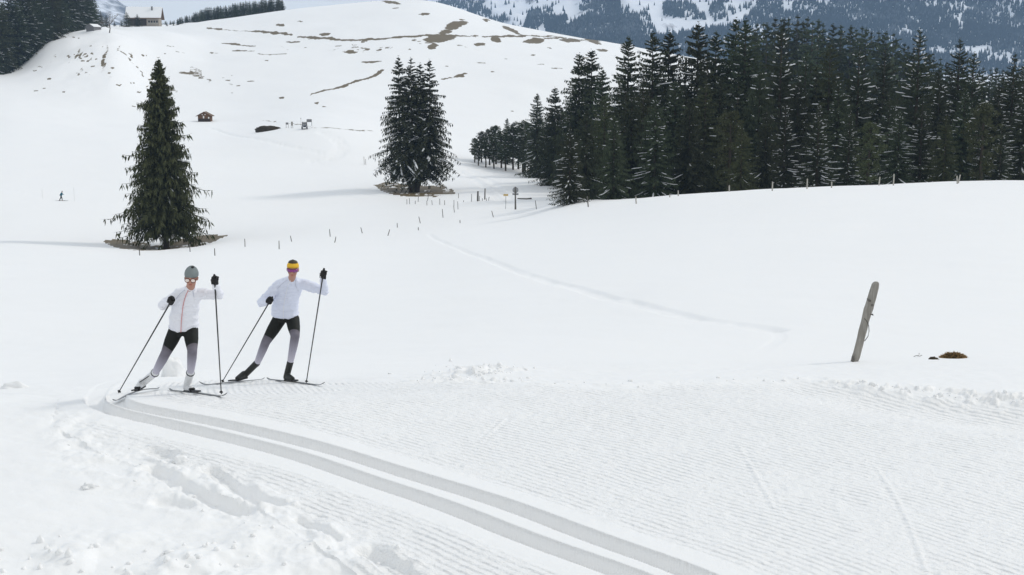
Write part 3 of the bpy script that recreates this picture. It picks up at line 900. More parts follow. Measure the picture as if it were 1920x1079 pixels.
H0 = 26.0
SPR = [tree_meshes('spruce', spruce(100 + i, H0, R_, 50, 8, 9, lat=.27, up_top=ut, up_low=ul, droop=dr, hang=hg, snow=sn, power=pw), M_NEEDLE)
       for i, (R_, ut, ul, dr, hg, sn, pw) in enumerate([(6.0, .45, -.20, .32, .85, .30, .74), (5.4, .5, -.26, .36, .9, .14, .70), (6.6, .45, -.14, .36, .8, .34, .82), (5.2, .5, -.34, .32, 1.0, .06, .66)])]
SNY = [tree_meshes('spruce', spruce(120 + i, H0, R_, 46, 7, 8, hang=.6, snow=sn_, up_low=-.12, droop=.25, power=.78, lat=.25, snow_w=1.35), M_NEEDLE) for i, (R_, sn_) in enumerate(((5.8, .46), (6.4, .34)))]
OLV = [tree_meshes('spruce', spruce(140 + i, H0, R_, 46, 7, 8, hang=.75, snow=.10, up_low=-.35, power=.7), M_OLIVE) for i, R_ in enumerate((5.4, 6.0))]
LOW = [tree_meshes('spruce', spruce(160 + i, H0, R_, 24, 6, 4, hang=1.1, lat=.42, bw=2.6, snow=sn, power=pw), M_NEEDLE) for i, (R_, sn, pw) in enumerate(((5.6, .10, .76), (5.0, .04, .70), (6.2, .16, .8)))]
PIN = [tree_meshes('pine', pine(180 + i, 14.0, R_, cl), M_PINE) for i, (R_, cl) in enumerate(((3.1, .22), (2.7, .30)))]
OPN = [tree_meshes('pine', pine(190 + i, 16.0, R_, .12, 50, snow=.05), M_OLIVE) for i, R_ in enumerate((3.2,))]

def grow(name, kind, px, Y, top, label, group=None, k=0, hm=None, wide=1.0, base_h=H0):
    """a tree at bearing px, distance Y, whose tip reaches photo height top"""
    b = at(px, Y)
    h = P(px, top, Y)[2] - b[2]
    s = h / base_h
    b[2] -= 0.15
    return plant_tree(name, kind[k % len(kind)], b, (s * wide, s * wide, s), random.random() * 6.28, label, group)

def ordinal(i):
    return ['first', 'second', 'third', 'fourth', 'fifth', 'sixth', 'seventh', 'eighth', 'ninth', 'tenth', 'eleventh', 'twelfth', 'thirteenth', 'fourteenth', 'fifteenth', 'sixteenth',
            'seventeenth', 'eighteenth', 'nineteenth', 'twentieth', 'twenty-first', 'twenty-second', 'twenty-third', 'twenty-fourth', 'twenty-fifth', 'twenty-sixth', 'twenty-seventh',
            'twenty-eighth', 'twenty-ninth', 'thirtieth', 'thirty-first', 'thirty-second', 'thirty-third', 'thirty-fourth', 'thirty-fifth', 'thirty-sixth', 'thirty-seventh', 'thirty-eighth', 'thirty-ninth', 'fortieth'][i]

# the lone weeping spruce
weep = tree_meshes('spruce', spruce(301, 26.3, 5.9, 80, 12, 11, up_top=.35, up_low=-.55, droop=.40, hang=1.25, lat=.28, snow=.05, base=.15, power=.84, tipup=.34, bw=1.0, irregular=.28), M_WEEP)
tb = at(312, 190.0); tb[2] -= 0.55
hW = P(325, 110, 190.0)[2] - tb[2]
plant_tree('weeping_spruce', weep, tb, (hW / 26.3 * 1.02, hW / 26.3 * 1.02, hW / 26.3), 0.4, 'tall olive green weeping spruce standing alone on a bare turf patch')

# the four-stemmed spruce
def clump():
    tr, cr, sn = MB(), [], []
    r = np.random.default_rng(44)
    for i, (dx, dy, h, sd_) in enumerate(((-2.5, 0.3, 24.6, 1), (-0.2, -0.5, 24.3, 2), (1.35, 0.9, 23.4, 3), (3.1, 0.0, 24.0, 4))):
        t, c, s = spruce(400 + sd_, h, 6.6, 40, 7, 9, up_top=.45, up_low=-.16, droop=.30, hang=.9, snow=.36, base=.15, power=.84, lean=(0, 0), tipup=.05)
        off = np.array([dx, dy, 0])
        # every stem leaves the shared butt and straightens up
        def bend(v):
            v = np.array(v); f = sstep(0.0, 7.0, v[..., 2:3]) * 0.8 + 0.2
            return v + off * f
        # branches that would grow inward between the stems stay short
        ctr = c.mean(1); inward = (ctr[:, 0] * dx < 0) & (np.abs(ctr[:, 0]) > 2.6)
        c = c[~inward]
        if len(s):
            cs = s.mean((1, 2)); s = s[~((cs[:, 0] * dx < 0) & (np.abs(cs[:, 0]) > 2.6))]
            sn.append(bend(s))
        cr.append(bend(c))
        tr.add(bend(t.v[0]), t.n)
    return tree_meshes('spruce', (tr, np.concatenate(cr), np.concatenate(sn)), M_NEEDLE)
cl = clump()
tb = at(776, 256.0); tb[2] -= 0.5
hC = (P(755, 106, 256.0)[2] - tb[2]) / 24.6
plant_tree('spruce_clump', cl, tb, hC, 0.0, 'snow dusted spruce with four crowded tops beside the curving snow road')

# the dense forest behind the right-hand snow ridge
FG = 'spruces of the dense forest behind the ridge'
fr = [(1007, 175, 300, 0), (1040, 163, 270, 3), (1084, 99, 262, 3), (1107, 92, 262, 3), (1127, 128, 255, 1), (1174, 68, 235, 0), (1219, 59, 232, 0), (1249, 57, 240, 1), (1302, 41, 222, 1), (1335, 58, 226, 0),
      (1371, 33, 230, 2), (1389, 35, 222, 0), (1456, 49, 205, 2), (1502, 95, 215, 1), (1546, 81, 206, 9), (1600, 85, 206, 2), (1647, 95, 216, 1), (1710, 53, 200, 0), (1785, 71, 206, 1), (1812, 97, 202, 2),
      (1887, 99, 200, 1), (1907, 113, 206, 0)]
for i, (px, top, Y, v) in enumerate(fr):
    kind = OLV if v == 9 else (SNY if px > 1420 else SPR)
    grow('spruce', kind, px, Y, top, 'tall snow streaked spruce, %s top from the left above the dense forest' % ordinal(i), FG, v if v < 9 else 0, wide=1.22)
# the lower front edge of the forest
fe = [(1068, 236, 174, 's', 2), (1098, 205, 190, 's', 3), (1132, 178, 196, 'o', 0), (1150, 215, 182, 's', 1), (1182, 168, 200, 's', 3), (1203, 150, 205, 'o', 1), (1226, 178, 186, 's', 0), (1262, 150, 200, 's', 1), (1290, 185, 188, 's', 3), (1318, 150, 196, 'o', 0),
      (1345, 140, 200, 's', 3), (1366, 205, 176, 'p', 0), (1388, 232, 172, 'o', 1), (1418, 130, 196, 's', 1), (1432, 205, 178, 's', 3), (1468, 190, 184, 's', 2), (1490, 150, 198, 's', 1), (1530, 190, 178, 's', 0), (1565, 150, 192, 's', 2), (1588, 200, 180, 's', 1),
      (1626, 226, 172, 'p', 0), (1660, 170, 190, 's', 3), (1680, 205, 180, 's', 2), (1722, 178, 182, 's', 3), (1752, 150, 192, 's', 1), (1768, 215, 176, 'o', 1), (1800, 165, 188, 's', 0), (1838, 190, 174, 'p', 0), (1862, 160, 192, 's', 2), (1872, 220, 176, 's', 1), (1912, 170, 180, 's', 0),
      (1945, 120, 190, 's', 2), (1985, 150, 186, 's', 1), (2030, 110, 195, 's', 0), (2090, 130, 190, 's', 3)]
fe = [f for f in fe]
n_in = 0
for i, (px, top, Y, c, v) in enumerate(fe):
    kind = {'s': SNY if px > 1420 and i % 2 else SPR, 'o': OLV, 'p': OPN}[c]
    what = {'s': 'snow flecked dark spruce', 'o': 'olive green spruce', 'p': 'bushy olive green pine'}[c]
    grow('pine' if c == 'p' else 'spruce', kind, px, Y, top, '%s, %s from the left along the forest front' % (what, ordinal(i)), 'trees along the forest front', v, wide=1.28, base_h=16.0 if c == 'p' else H0)
# the dark inside of the forest
r_ = np.random.default_rng(9)
for i in range(46):
    px = 1120 + i * 18.5 + r_.normal(0, 6); Y = r_.uniform(208, 250)
    tpx = np.interp(px, [1120, 1180, 1300, 1450, 1600, 1750, 1900, 2100], [190, 140, 105, 100, 125, 120, 130, 130]) + r_.uniform(0, 40)
    grow('spruce', LOW, px, Y, tpx, 'dark spruce standing inside the dense forest, half hidden by others', 'half hidden trees inside the dense forest', i, wide=1.05)
# the wood edge by the road: bushy pines with bare stems, then spruces
for i, (px, top, Y, c, v) in enumerate([(890, 258, 335, 'p', 1), (903, 246, 338, 'p', 0), (918, 240, 336, 'p', 0), (930, 234, 340, 'p', 1), (940, 244, 332, 'p', 0), (951, 221, 345, 's', 0), (962, 236, 330, 'p', 1), (972, 228, 334, 'p', 0), (984, 226, 328, 'p', 0),
                                        (996, 232, 322, 'p', 1), (1012, 215, 318, 's', 3), (1024, 225, 308, 's', 1), (1034, 205, 300, 's', 2), (1052, 200, 280, 's', 3), (1070, 185, 268, 's', 1), (897, 262, 328, 'p', 0), (911, 256, 326, 'p', 1), (926, 254, 325, 'p', 0), (948, 250, 322, 'p', 1), (980, 246, 318, 'p', 0), (1004, 244, 312, 'p', 1)]):
    what = 'bushy dark pine on a bare stem' if c == 'p' else 'dark snow flecked spruce'
    grow('pine' if c == 'p' else 'spruce', PIN if c == 'p' else SPR, px, Y, top, '%s, %s from the left beyond the road signs' % (what, ordinal(i)), 'trees of the wood edge beyond the road signs', v, wide=1.3 if c == 'p' else 1.2, base_h=14.0 if c == 'p' else H0)
# darker wooded rise behind the forest
for i in range(60):
    px = 1395 + i * 10.0 + r_.normal(0, 3); Y = r_.uniform(400, 470)
    tpx = np.interp(px, [1395, 1430, 1470, 1490, 1530, 1552, 1600, 1652, 1690, 1740, 1800, 1990], [52, 34, 30, 26, 36, 42, 48, 58, 70, 100, 122, 132]) + abs(r_.normal(0, 7))
    grow('spruce', LOW, px, Y, tpx, 'dark green spruce on the wooded rise behind the dense forest', 'spruces on the wooded rise', i, wide=1.3)
# forest at the top left corner
n = 0
for Yk, dpy in ((0, 0), (25, 0), (55, 0), (90, 0)):
    for px in np.arange(-75, 186, 15.5 if Yk else 13.5):
        px = px + r_.normal(0, 3)
        Y = np.interp(px, [-170, 0, 60, 100, 130, 180], [470, 508, 520, 540, 575, 640]) + Yk + r_.uniform(0, 8)
        if Yk == 0 and px > 120: Y += 25
        h = r_.uniform(25, 32) * (0.85 if px > 150 else 1.0) * (0.72 if px > 172 else 1)
        b = at(px, Y); b[2] -= .3
        kd = (SPR + OLV)[int(r_.integers(0, 6))] if Yk == 0 else LOW[int(r_.integers(0, 3))]
        inside = Yk > 0
        plant_tree('spruce', kd, b, (h / H0 * 1.1, h / H0 * 1.1, h / H0), r_.random() * 6.28,
                   'tall dark spruce behind the edge row of the upper left forest' if inside else 'dark spruce at the edge of the upper left forest, %s from the left' % ordinal(n),
                   'spruces inside the upper left forest' if inside else 'edge spruces of the upper left forest')
        n += 1
for i, (px, top, Y, lab) in enumerate(((190, 20, 690, 'small dark spruce between the corner forest and the grey shed'), (200, 28, 720, 'narrow dark spruce against the grey rocky mountain flank'), (238, 22, 705, 'dark pointed spruce against the gable of the farmhouse'),
                                       (258, 26, 712, 'small dark spruce in front of the farmhouse wall'), (228, 38, 735, 'little dark spruce left of the farmhouse'), (215, 40, 735, 'tiny dark spruce out on the snow left of the farmhouse'))):
    grow('spruce', LOW, px, Y, top, lab, None, i, wide=2.1)
# wood on the crest right of the farmhouse
for i in range(100):
    px = 303 + i * 2.3 + r_.normal(0, 1.5); Y = r_.uniform(765, 840)
    tpx = np.interp(px, [303, 330, 360, 390, 425, 460, 535], [40, 34, 24, 12, 9, 1, -8]) + abs(r_.normal(0, 4))
    grow('spruce', LOW, px, Y, tpx, 'dark spruce of the wood on the crest beside the farmhouse', 'spruces of the wood on the crest', i, wide=1.5)

# bare trees
def bare_tree(name, px, Y, h, seed, label):
    r = np.random.default_rng(seed)
    root = empty(name, tuple(at(px, Y)))
    tag(root, label, 'tree')
    mt = varied('bare_twigs', (0.10, 0.085, 0.075), (0.17, 0.15, 0.13), 3, 0.9, 0.1)
    tr = MB(); tr.tube([(0, 0, -.4), (0.05 * h, 0, h * .2), (0.02 * h, 0, h * .42)], [h * .03, h * .024, h * .018], 6)
    tr.build('trunk', mt, root, True)
    cr = MB()
    def br(p, d, L, rad, k):
        d = d / np.linalg.norm(d); q = p + d * L * .5 + r.normal(0, .04 * L, 3); e = p + d * L
        cr.tube([p, q, e], [rad, rad * .8, rad * .55], 4)
        if k:
            for _ in range(3 if k > 1 else 4):
                br(e if r.random() < .6 else q, d + r.normal(0, .55, 3) + [0, 0, .12], L * r.uniform(.55, .85), rad * .6, k - 1)
    for _ in range(6):
        br(np.array([0.02 * h, 0, h * r.uniform(.2, .42)]), r.normal(0, .6, 3) * [1, 1, .3] + [0, 0, .8], h * .28, h * .013, 3)
    cr.build('crown', mt, root)
    return root
bare_tree('bare_tree', 205, 545.0, 8.5, 3, 'small leafless tree on the snowy mound below the farmhouse')
bare_tree('bare_tree', 789, 742.0, 3.6, 4, 'leafless bush on top of the bald hill')

# ------------------------------------------------------------------ buildings
M_PLANK = varied('brown_boards', (0.10, 0.055, 0.032), (0.17, 0.10, 0.06), 2.5, 0.85, 0.15, stretch=(6, 6, 0.5))
M_PLANKD = varied('dark_boards', (0.035, 0.028, 0.024), (0.07, 0.055, 0.045), 2.5, 0.85, 0.15, stretch=(6, 6, 0.5))
M_GREYW = varied('grey_boards', (0.16, 0.16, 0.165), (0.26, 0.26, 0.265), 2.0, 0.85, 0.15, stretch=(6, 6, 0.5))
M_BEIGE = varied('shingle_wall', (0.30, 0.27, 0.23), (0.40, 0.36, 0.31), 3.0, 0.85, 0.15)
M_ROOFB = varied('brown_roof', (0.13, 0.085, 0.055), (0.20, 0.14, 0.10), 3.0, 0.85, 0.15)
M_GLASS = mat_new('window_glass', (0.03, 0.035, 0.04), 0.1, 0.6)[0]
M_WHITE = mat_new('white_paint', (0.75, 0.75, 0.73), 0.6, 0.3)[0]

def gable(w, d, hw, hr, base=-0.6):
    """closed gabled body: width w along x, ridge along y"""
    x, y = w / 2, d / 2
    v = [(-x, -y, base), (x, -y, base), (x, -y, hw), (0, -y, hr), (-x, -y, hw), (-x, y, base), (x, y, base), (x, y, hw), (0, y, hr), (-x, y, hw)]
    f = [(0, 1, 2, 3, 4), (9, 8, 7, 6, 5), (0, 5, 6, 1), (1, 6, 7, 2), (0, 4, 9, 5), (2, 7, 8, 3), (3, 8, 9, 4)]
    return v, f

def roof_slabs(w, d, hw, hr, over, overd, th, lift=0.03):
    m = MB()
    for s in (-1, 1):
        sl = (hr - hw) / (w / 2)
        x1 = w / 2 + over
        z1 = hr - sl * x1
        y = d / 2 + overd
        v = [(0, -y, hr + lift), (s * x1, -y, z1 + lift), (s * x1, y, z1 + lift), (0, y, hr + lift),
             (0, -y, hr + lift + th), (s * x1, -y, z1 + lift + th), (s * x1, y, z1 + lift + th), (0, y, hr + lift + th)]
        m.add(v, [(0, 1, 2, 3), (7, 6, 5, 4), (0, 4, 5, 1), (1, 5, 6, 2), (2, 6, 7, 3), (3, 7, 4, 0)])
    return m

# hay hut with its gable towards us
hut = empty('hay_hut', tuple(at(385, 415.0)), R(4))
tag(hut, 'small brown wooden hut with a gabled roof alone on the snowfield', 'hut')
m = MB(); m.add(*gable(3.9, 4.2, 2.1, 3.15)); m.build('wall', M_PLANK, hut)
roof_slabs(3.9, 4.2, 2.1, 3.15, 0.62, 0.5, 0.12).build('roof', M_ROOFB, hut)
for x, z, w, h in ((-0.15, 1.55, 0.42, 0.75), (1.45, 1.35, 0.40, 0.55), (-0.55, 2.35, 0.30, 0.28), (0.35, 2.4, 0.34, 0.26)):
    MB().box((x, -2.12, z), (w, 0.06, h)).build('notice_panel', M_WHITE, hut)
MB().box((0, -2.13, 0.35), (3.88, 0.05, 1.5)).build('lower_boarding', M_PLANKD, hut)

# farmhouse on the skyline, ridge across our view
fh = empty('farmhouse', tuple(at(272, 745.0)), R(90 + 8))
tag(fh, 'large farmhouse with a broad snow covered roof on the skyline', 'house')
m = MB(); m.add(*gable(13.0, 17.0, 5.0, 10.2, -3)); m.build('wall', M_BEIGE, fh)
roof_slabs(13.0, 17.0, 5.0, 10.2, 1.3, 1.6, 0.3).build('roof', M_ROOFB, fh)
rs = roof_slabs(12.8, 16.9, 5.0, 10.2, 1.2, 1.5, 0.45, 0.36)
roofsnow = rs.build('roof_snow', M_SNOW, fh)
ch = MB().box((-2.2, -4.5, 9.8), (0.9, 0.9, 2.6)).build('chimney', M_GREYW, fh)
MB().box((-6.56, 3.2, 2.2), (0.1, 10.0, 3.8)).build('timber_cladding', M_PLANKD, fh)
for k in range(4):
    w_ = MB().box((-6.58, -3.2 - 1.45 * k, 2.4), (0.14, 0.85, 1.2)).build('window', M_GLASS, fh)
    f_ = MB().box((-6.60, -3.2 - 1.45 * k, 1.72), (0.16, 1.1, 0.14)).build('sill', M_WHITE, w_)
MB().box((0, 8.56, 3.2), (12.6, 0.1, 6.2)).build('gable_cladding', M_PLANKD, fh)

shed = empty('grey_shed', tuple(at(176, 560.0)), R(-25))
tag(shed, 'little grey wooden shed half under the corner forest', 'shed')
m = MB(); m.add(*gable(4.2, 4.5, 1.9, 3.0)); m.build('wall', M_GREYW, shed)
roof_slabs(4.2, 4.5, 1.9, 3.0, .3, .3, .12).build('roof', M_GREYW, shed)
roof_slabs(4.1, 4.4, 1.9, 3.0, .2, .2, .14, .17).build('roof_snow', M_SNOW, shed)

# ------------------------------------------------------------------ heap, boards and vehicle by the far road
def lump(name, c, size, seed, mat, label, cat, sub=4, rough=0.35, group=None, freq=1.5, sink=0.35):
    me = bpy.data.meshes.new(name)
    import bmesh
    bm = bmesh.new(); bmesh.ops.create_icosphere(bm, subdivisions=sub, radius=1)
    co = np.array([v.co[:] for v in bm.verts])
    n = fbm(co[:, 0] * freq + co[:, 2] * 0.8, co[:, 1] * freq + co[:, 2] * 1.3, 4, seed)
    co = co * (1 + rough * n)[:, None]
    co *= np.asarray(size)
    for v, p in zip(bm.verts, co): v.co = p
    bm.to_mesh(me); bm.free()
    me.polygons.foreach_set('use_smooth', np.full(len(me.polygons), True))
    o = link(name, me, mat)
    o.location = (c[0], c[1], c[2] - size[2] * (sink - 0.0) + 0.0)
    return tag(o, label, cat, group)
M_EARTH = varied('dark_earth', (0.030, 0.026, 0.020), (0.075, 0.062, 0.045), 2.0, 0.95, 0.05, 0.6, 6)
c = at(505, 345.0)
lump('earth_heap', c, (3.2, 1.8, 1.05), 8, M_EARTH, 'dark heap of earth beside the far road signs', 'heap', rough=0.6, sink=0.1)

def sign_board(px, Y, w, h, z, posts, label, name='sign_board', mat=M_GREYW, rz=0.0):
    r = empty(name, tuple(at(px, Y)), rz)
    tag(r, label, 'sign')
    MB().box((0, 0, z), (w, 0.06, h)).build('panel', mat, r)
    for x in posts:
        MB().tube([(x, 0.07, -.4), (x, 0.07, z + h * .5)], 0.05, 6).build('post', M_DPOST, r)
    return r
sign_board(580, 338.0, 1.35, 0.75, 1.55, (-.62, .62), 'wide grey information board on two posts behind the vehicle')
sign_board(538.5, 342.0, 0.7, 0.55, 1.1, (-.28, .28), 'small square board on two posts next to the earth heap')
sign_board(547.5, 338.0, 0.45, 1.05, 1.2, (-.2, .2), 'narrow upright board between the square board and the vehicle', mat=M_POST)
r = empty('marker_pole', tuple(at(564.5, 340.0))); tag(r, 'thin pale marker pole just left of the far vehicle', 'pole')
MB().tube([(0, 0, -.3), (0, 0, 2.3)], 0.035, 6).build('shaft', M_POST, r); MB().box((0, -.05, 2.1), (.16, .03, .3)).build('marker_plate', M_POST, r)

uv = empty('utility_vehicle', tuple(at(571, 332.0)), R(12))
tag(uv, 'small open utility vehicle with a cab parked on the far snow road', 'vehicle')
M_BLUE = mat_new('dark_blue_paint', (0.02, 0.03, 0.05), 0.35, 0.5)[0]
m = MB(); m.loft([np.array([(-.62, y, .55), (.62, y, .55), (.62, y, z), (-.62, y, z)]) for y, z in ((-1.25, .85), (-.5, 1.05), (.6, 1.05), (1.3, 1.0))]); m.build('body', M_BLUE, uv)
m = MB()
for x in (-.56, .56):
    m.tube([(x, -.55, 1.0), (x * .92, -.2, 1.85), (x * .92, .75, 1.85), (x, .85, 1.0)], .04, 6)
m.build('roll_cage', M_BLACK, uv)
MB().box((0, .28, 1.89), (1.15, 1.2, .07)).build('roof', M_WHITE, uv)
MB().box((0, -.40, 1.45), (1.0, .03, .70), Matrix.Rotation(R(-22), 3, 'X')).build('windscreen', M_GREYW, uv)
for x in (-.42, .42): MB().ell((x, -1.26, .78), (.11, .05, .09)).build('headlight', M_WHITE, uv, True)
for x in (-.62, .62):
    for y in (-.85, .85):
        th = np.linspace(0, 2 * np.pi, 16, endpoint=False)
        rings = [np.stack([np.full(16, x + dx), y + rr * np.cos(th), .33 + rr * np.sin(th)], 1) for dx, rr in ((-.13, .26), (-.11, .33), (.11, .33), (.13, .26))]
        w_ = MB().loft(rings).build('wheel', M_BLACK, uv, True)
        MB().ell((x + .12 * np.sign(x), y, .33), (.03, .15, .15)).build('rim', M_STEEL, w_, True)

# ------------------------------------------------------------------ road signs and posts
rs_ = empty('round_road_sign', tuple(at(966.5, find_Y(966, 392))), 0)
tag(rs_, 'round road sign seen from behind on a stout wooden pole', 'sign')
Yr = find_Y(966, 392); sc = px_per_m(966, 392, Yr)
MB().tube([(0, 0, -.4), (0, 0, .4), (-.03, 0, 40 / sc + .1)], [.16, .14, .10], 10).build('pole', M_DPOST, rs_, True)
th = np.linspace(0, 2 * np.pi, 28, endpoint=False)
rr = 5.6 / sc; zc = 35 / sc
MB().loft([np.stack([rr * np.cos(th), np.full(28, y), zc + rr * np.sin(th)], 1) for y in (.13, .16)]).build('disc', M_STEEL, rs_)
MB().box((0, .15, 27.3 / sc), (11.5 / sc, .04, 3.6 / sc)).build('plate', M_STEEL, rs_)
MB().box((0, .12, zc), (.06, .05, rr * 1.8)).build('bracket', M_DPOST, rs_)
M_YEL = mat_new('yellow_sign', (0.55, 0.40, 0.16), 0.5, 0.3)[0]
ys = empty('yellow_way_sign', tuple(at(948, find_Y(948, 391))))
tag(ys, 'small yellow signpost on a thin pole next to the round sign', 'sign')
MB().tube([(0, 0, -.3), (.05, 0, 27 / sc)], .035, 8).build('pole', M_STEEL, ys, True)
MB().box((.03, -.06, 25.5 / sc), (9 / sc, .04, 3.8 / sc)).build('panel', M_YEL, ys)
rl = at(983, find_Y(983, 374)); sl = px_per_m(983, 374, rl[1])
o = MB().tube([(-13 / sl, 0, .12), (-5 / sl, 0, .08), (5 / sl, 0, .06), (14 / sl, 0, .14)], [.09, .10, .11, .13], 8).build('log_rail', M_DPOST, None, True)
o.location = tuple(rl + [0, 0, .02]); tag(o, 'low dark log rail just right of the round road sign', 'rail')

def post(px0, py0, px1, py1, rad, mat, label, group, cat='post', Y=None):
    """post from foot (px0, py0) to head (px1, py1)"""
    if Y is None: Y = find_Y(px0, py0, 22)
    f = at(px0, Y); t = P(px1, py1, Y)
    s = px_per_m(px0, py0, Y)
    hh = max(0.25, (py0 - py1) / s)
    d = np.array([(px1 - px0) / s, random.uniform(-.04, .04), hh])
    o = MB().tube([-d * .3, d * .02, d * .55 + [random.uniform(-.01, .01), 0, 0], d * .985, d], [rad, rad, rad * .97, rad * .88, rad * .6], 7).build('fence_post', mat, None, True)
    o.location = tuple(f)
    return tag(o, label, cat, group)

row_a = [(262, 480, 262, 468), (356.5, 472.5, 356, 458), (403, 480, 403, 466), (459.5, 463, 459.5, 448), (523.4, 466.5, 523.4, 451.6), (546.7, 453.8, 545, 442.4), (619.3, 445, 618.2, 430), (628, 453.8, 630, 444.3),
         (679.2, 437.5, 676.7, 426.7), (727.6, 441.6, 731, 430.7), (745, 427.5, 744.7, 418.7), (784.4, 432, 784.4, 426.4), (788, 418.7, 785.4, 406.5), (830.5, 406.5, 829.4, 392.3), (862.8, 419.4, 862.5, 413), (925, 407.5, 922, 395.7), (1006, 393, 1003.6, 376)]
for i, p in enumerate(row_a):
    post(*p, 0.055, M_DPOST, 'dark fence post, %s from the left in the row crossing the snowy valley' % ordinal(i), 'fence posts crossing the valley')
row_b = [(763, 382, 763, 374), (768, 381.5, 767.5, 372), (778.6, 381.7, 778.6, 376.7), (784, 377.4, 784.8, 369.3), (801.6, 376, 803.6, 364.5), (800.5, 384.8, 800.5, 376.7), (810.3, 384, 809.6, 376), (824.6, 383.5, 824.6, 373), (833.7, 384, 833.7, 376),
         (851, 388, 851.3, 375.4), (852, 397.7, 850.8, 386), (858.7, 391.6, 858.3, 378), (859.6, 372, 860, 363), (869.3, 379.4, 869.3, 376), (884, 378.7, 884.5, 364), (899, 377.4, 899.2, 368), (904.5, 376.7, 904.5, 372), (912, 377, 911.6, 372), (916.2, 376, 917.2, 369.5)]
for i, p in enumerate(row_b):
    post(*p, 0.05, M_DPOST, 'thin stake, %s from the left in the cluster below the four-topped spruce' % ordinal(i), 'stakes below the four-topped spruce', 'stake')
post(895.8, 377.7, 896.2, 359, 0.17, M_DPOST, 'stout dark post left of the taller dark post by the road', None)
post(909.0, 374.7, 909.6, 353.7, 0.12, M_DPOST, 'tall dark post by the road, left of the yellow sign', None)
post(683, 308, 682.6, 294, .06, M_POST, 'taller of two thin stakes left of the four-topped spruce', None, 'stake')
post(685.8, 308.6, 685.6, 299, .06, M_POST, 'shorter of two thin stakes left of the four-topped spruce', None, 'stake')
post(79.5, 371, 79.5, 355, .016, M_PPOST, 'pale thin pole left of the distant skier', None, 'pole')
post(139.8, 377, 139.5, 352, .016, M_PPOST, 'pale thin pole right of the distant skier', None, 'pole')
row_c = [(1103, 388, 1101, 368.7), (1193, 375, 1191.8, 361), (1255.7, 367.6, 1255.7, 361), (1271.6, 366, 1271.3, 354.7), (1367.3, 361, 1367.3, 348), (1448, 358.3, 1448, 341.5), (1513, 354.5, 1513, 335.5), (1559, 352.3, 1559, 341), (1648, 348, 1649, 332),
         (1675, 347.4, 1675.2, 326.6), (1794.8, 343.6, 1793.6, 330), (1797, 343, 1799.6, 328)]
for i, p in enumerate(row_c):
    post(*p, 0.075, M_DPOST if i == 0 else M_PPOST, '%s fence post, %s from the left along the ridge before the dense forest' % ('dark leaning' if i == 0 else 'pale', ordinal(i)), 'fence posts along the ridge', Y=None if i == 0 else min(find_Y(p[0], p[1], 22, 150), 146.0))

# ------------------------------------------------------------------ the weathered post close by
Yp = find_Y(1601, 678, 17)
foot = at(1602, Yp); sp = px_per_m(1602, 678, Yp)
wp = empty('weathered_post', tuple(foot))
tag(wp, 'weathered grey leaning fence post with a loop of wire', 'post')
ax = np.array([(1637 - 1602) / sp, 0.05, (678 - 528) / sp]); Lp = np.linalg.norm(ax)
def along(t): return ax * t
rg = np.random.default_rng(3)
rings = []
th = np.linspace(0, 2 * np.pi, 18, endpoint=False)
groove_ = rg.normal(0, .07, 18)
for t, rx in ((-.2, 6.6), (0, 6.4), (.05, 6.8), (.12, 6.2), (.2, 6.5), (.3, 6.3), (.4, 6.8), (.5, 6.6), (.58, 6.9), (.66, 7.6), (.72, 7.2), (.78, 7.4), (.86, 7.0), (.92, 6.6), (.97, 5.9), (.99, 4.8), (1.003, 2.4)):
    rad = rx / sp * (1 + 0.10 * np.cos(3 * th + t) + groove_ + .04 * rg.normal(0, .6, 18))
    rings.append(along(t) + np.stack([rad * np.cos(th) + .004 * math.sin(9 * t), rad * .8 * np.sin(th), np.zeros(18)], 1))
m = MB(); m.loft(rings); m.build('post', M_POST, wp, True)
M_WIRE = mat_new('rusty_wire', (0.05, 0.045, 0.04), 0.6, 0.4, 0.5)[0]
def onpost(px, py, dy=-.1): return np.array([(px - 1602) / sp, dy, (678 - py) / sp])
MB().tube(smooth_line([onpost(1614, 594), onpost(1621, 603), onpost(1624, 615), onpost(1623, 627), onpost(1616, 637)], 14) if False else np.array([onpost(1614, 594), onpost(1619, 600), onpost(1622.5, 608), onpost(1623.5, 618), onpost(1622, 628), onpost(1616, 637)]), .006, 5).build('wire_loop', M_WIRE, wp, True)
MB().tube([onpost(1626, 563, 0), onpost(1621, 560, -.05), onpost(1618, 557, -.07)], [.02, .014, .006], 6).build('branch_stub', M_DPOST, wp, True)
MB().ell(onpost(1629, 570, -.05), (.024, .016, .02)).build('knot', M_DPOST, wp, True)
MB().tube([onpost(1625, 587, -.09), onpost(1629, 586, -.10), onpost(1631, 589, -.05)], .009, 6).build('staple', M_WIRE, wp, True)
MB().tube([onpost(1596, 665, -.07), onpost(1597, 672, -.09), onpost(1596, 681, -.08)], [.012, .02, .02], 6).build('bark_flake', M_DPOST, wp, True)

# grass tussock and scraps beside it
M_DRY = varied('dry_grass', (0.24, 0.15, 0.065), (0.40, 0.27, 0.14), 20, 0.9, 0.05)
Yg = find_Y(1788, 670, 17); sg = px_per_m(1788, 670, Yg)
gt = empty('grass_tussock', tuple(at(1788, Yg))); tag(gt, 'dome of brown dry grass poking out of the snow', 'tussock')
bl = []
rg = np.random.default_rng(12)
nb = 1500
az = rg.random(nb) * 6.28; rr = np.sqrt(rg.random(nb)) 
base = np.stack([np.cos(az) * rr * 25 / sg, np.sin(az) * rr * 14 / sg, (1 - rr ** 2.2) * 9.5 / sg - .03], 1)
d = unit(np.stack([np.cos(az) * rr * 1.3, np.sin(az) * rr * 1.3, np.full(nb, .35)], 1) + rg.normal(0, .45, (nb, 3)))
bv = blades(base, d, unit(np.cross(d, rg.normal(0, 1, (nb, 3)))), rg.uniform(.02, .06, nb), rg.uniform(.004, .009, nb))
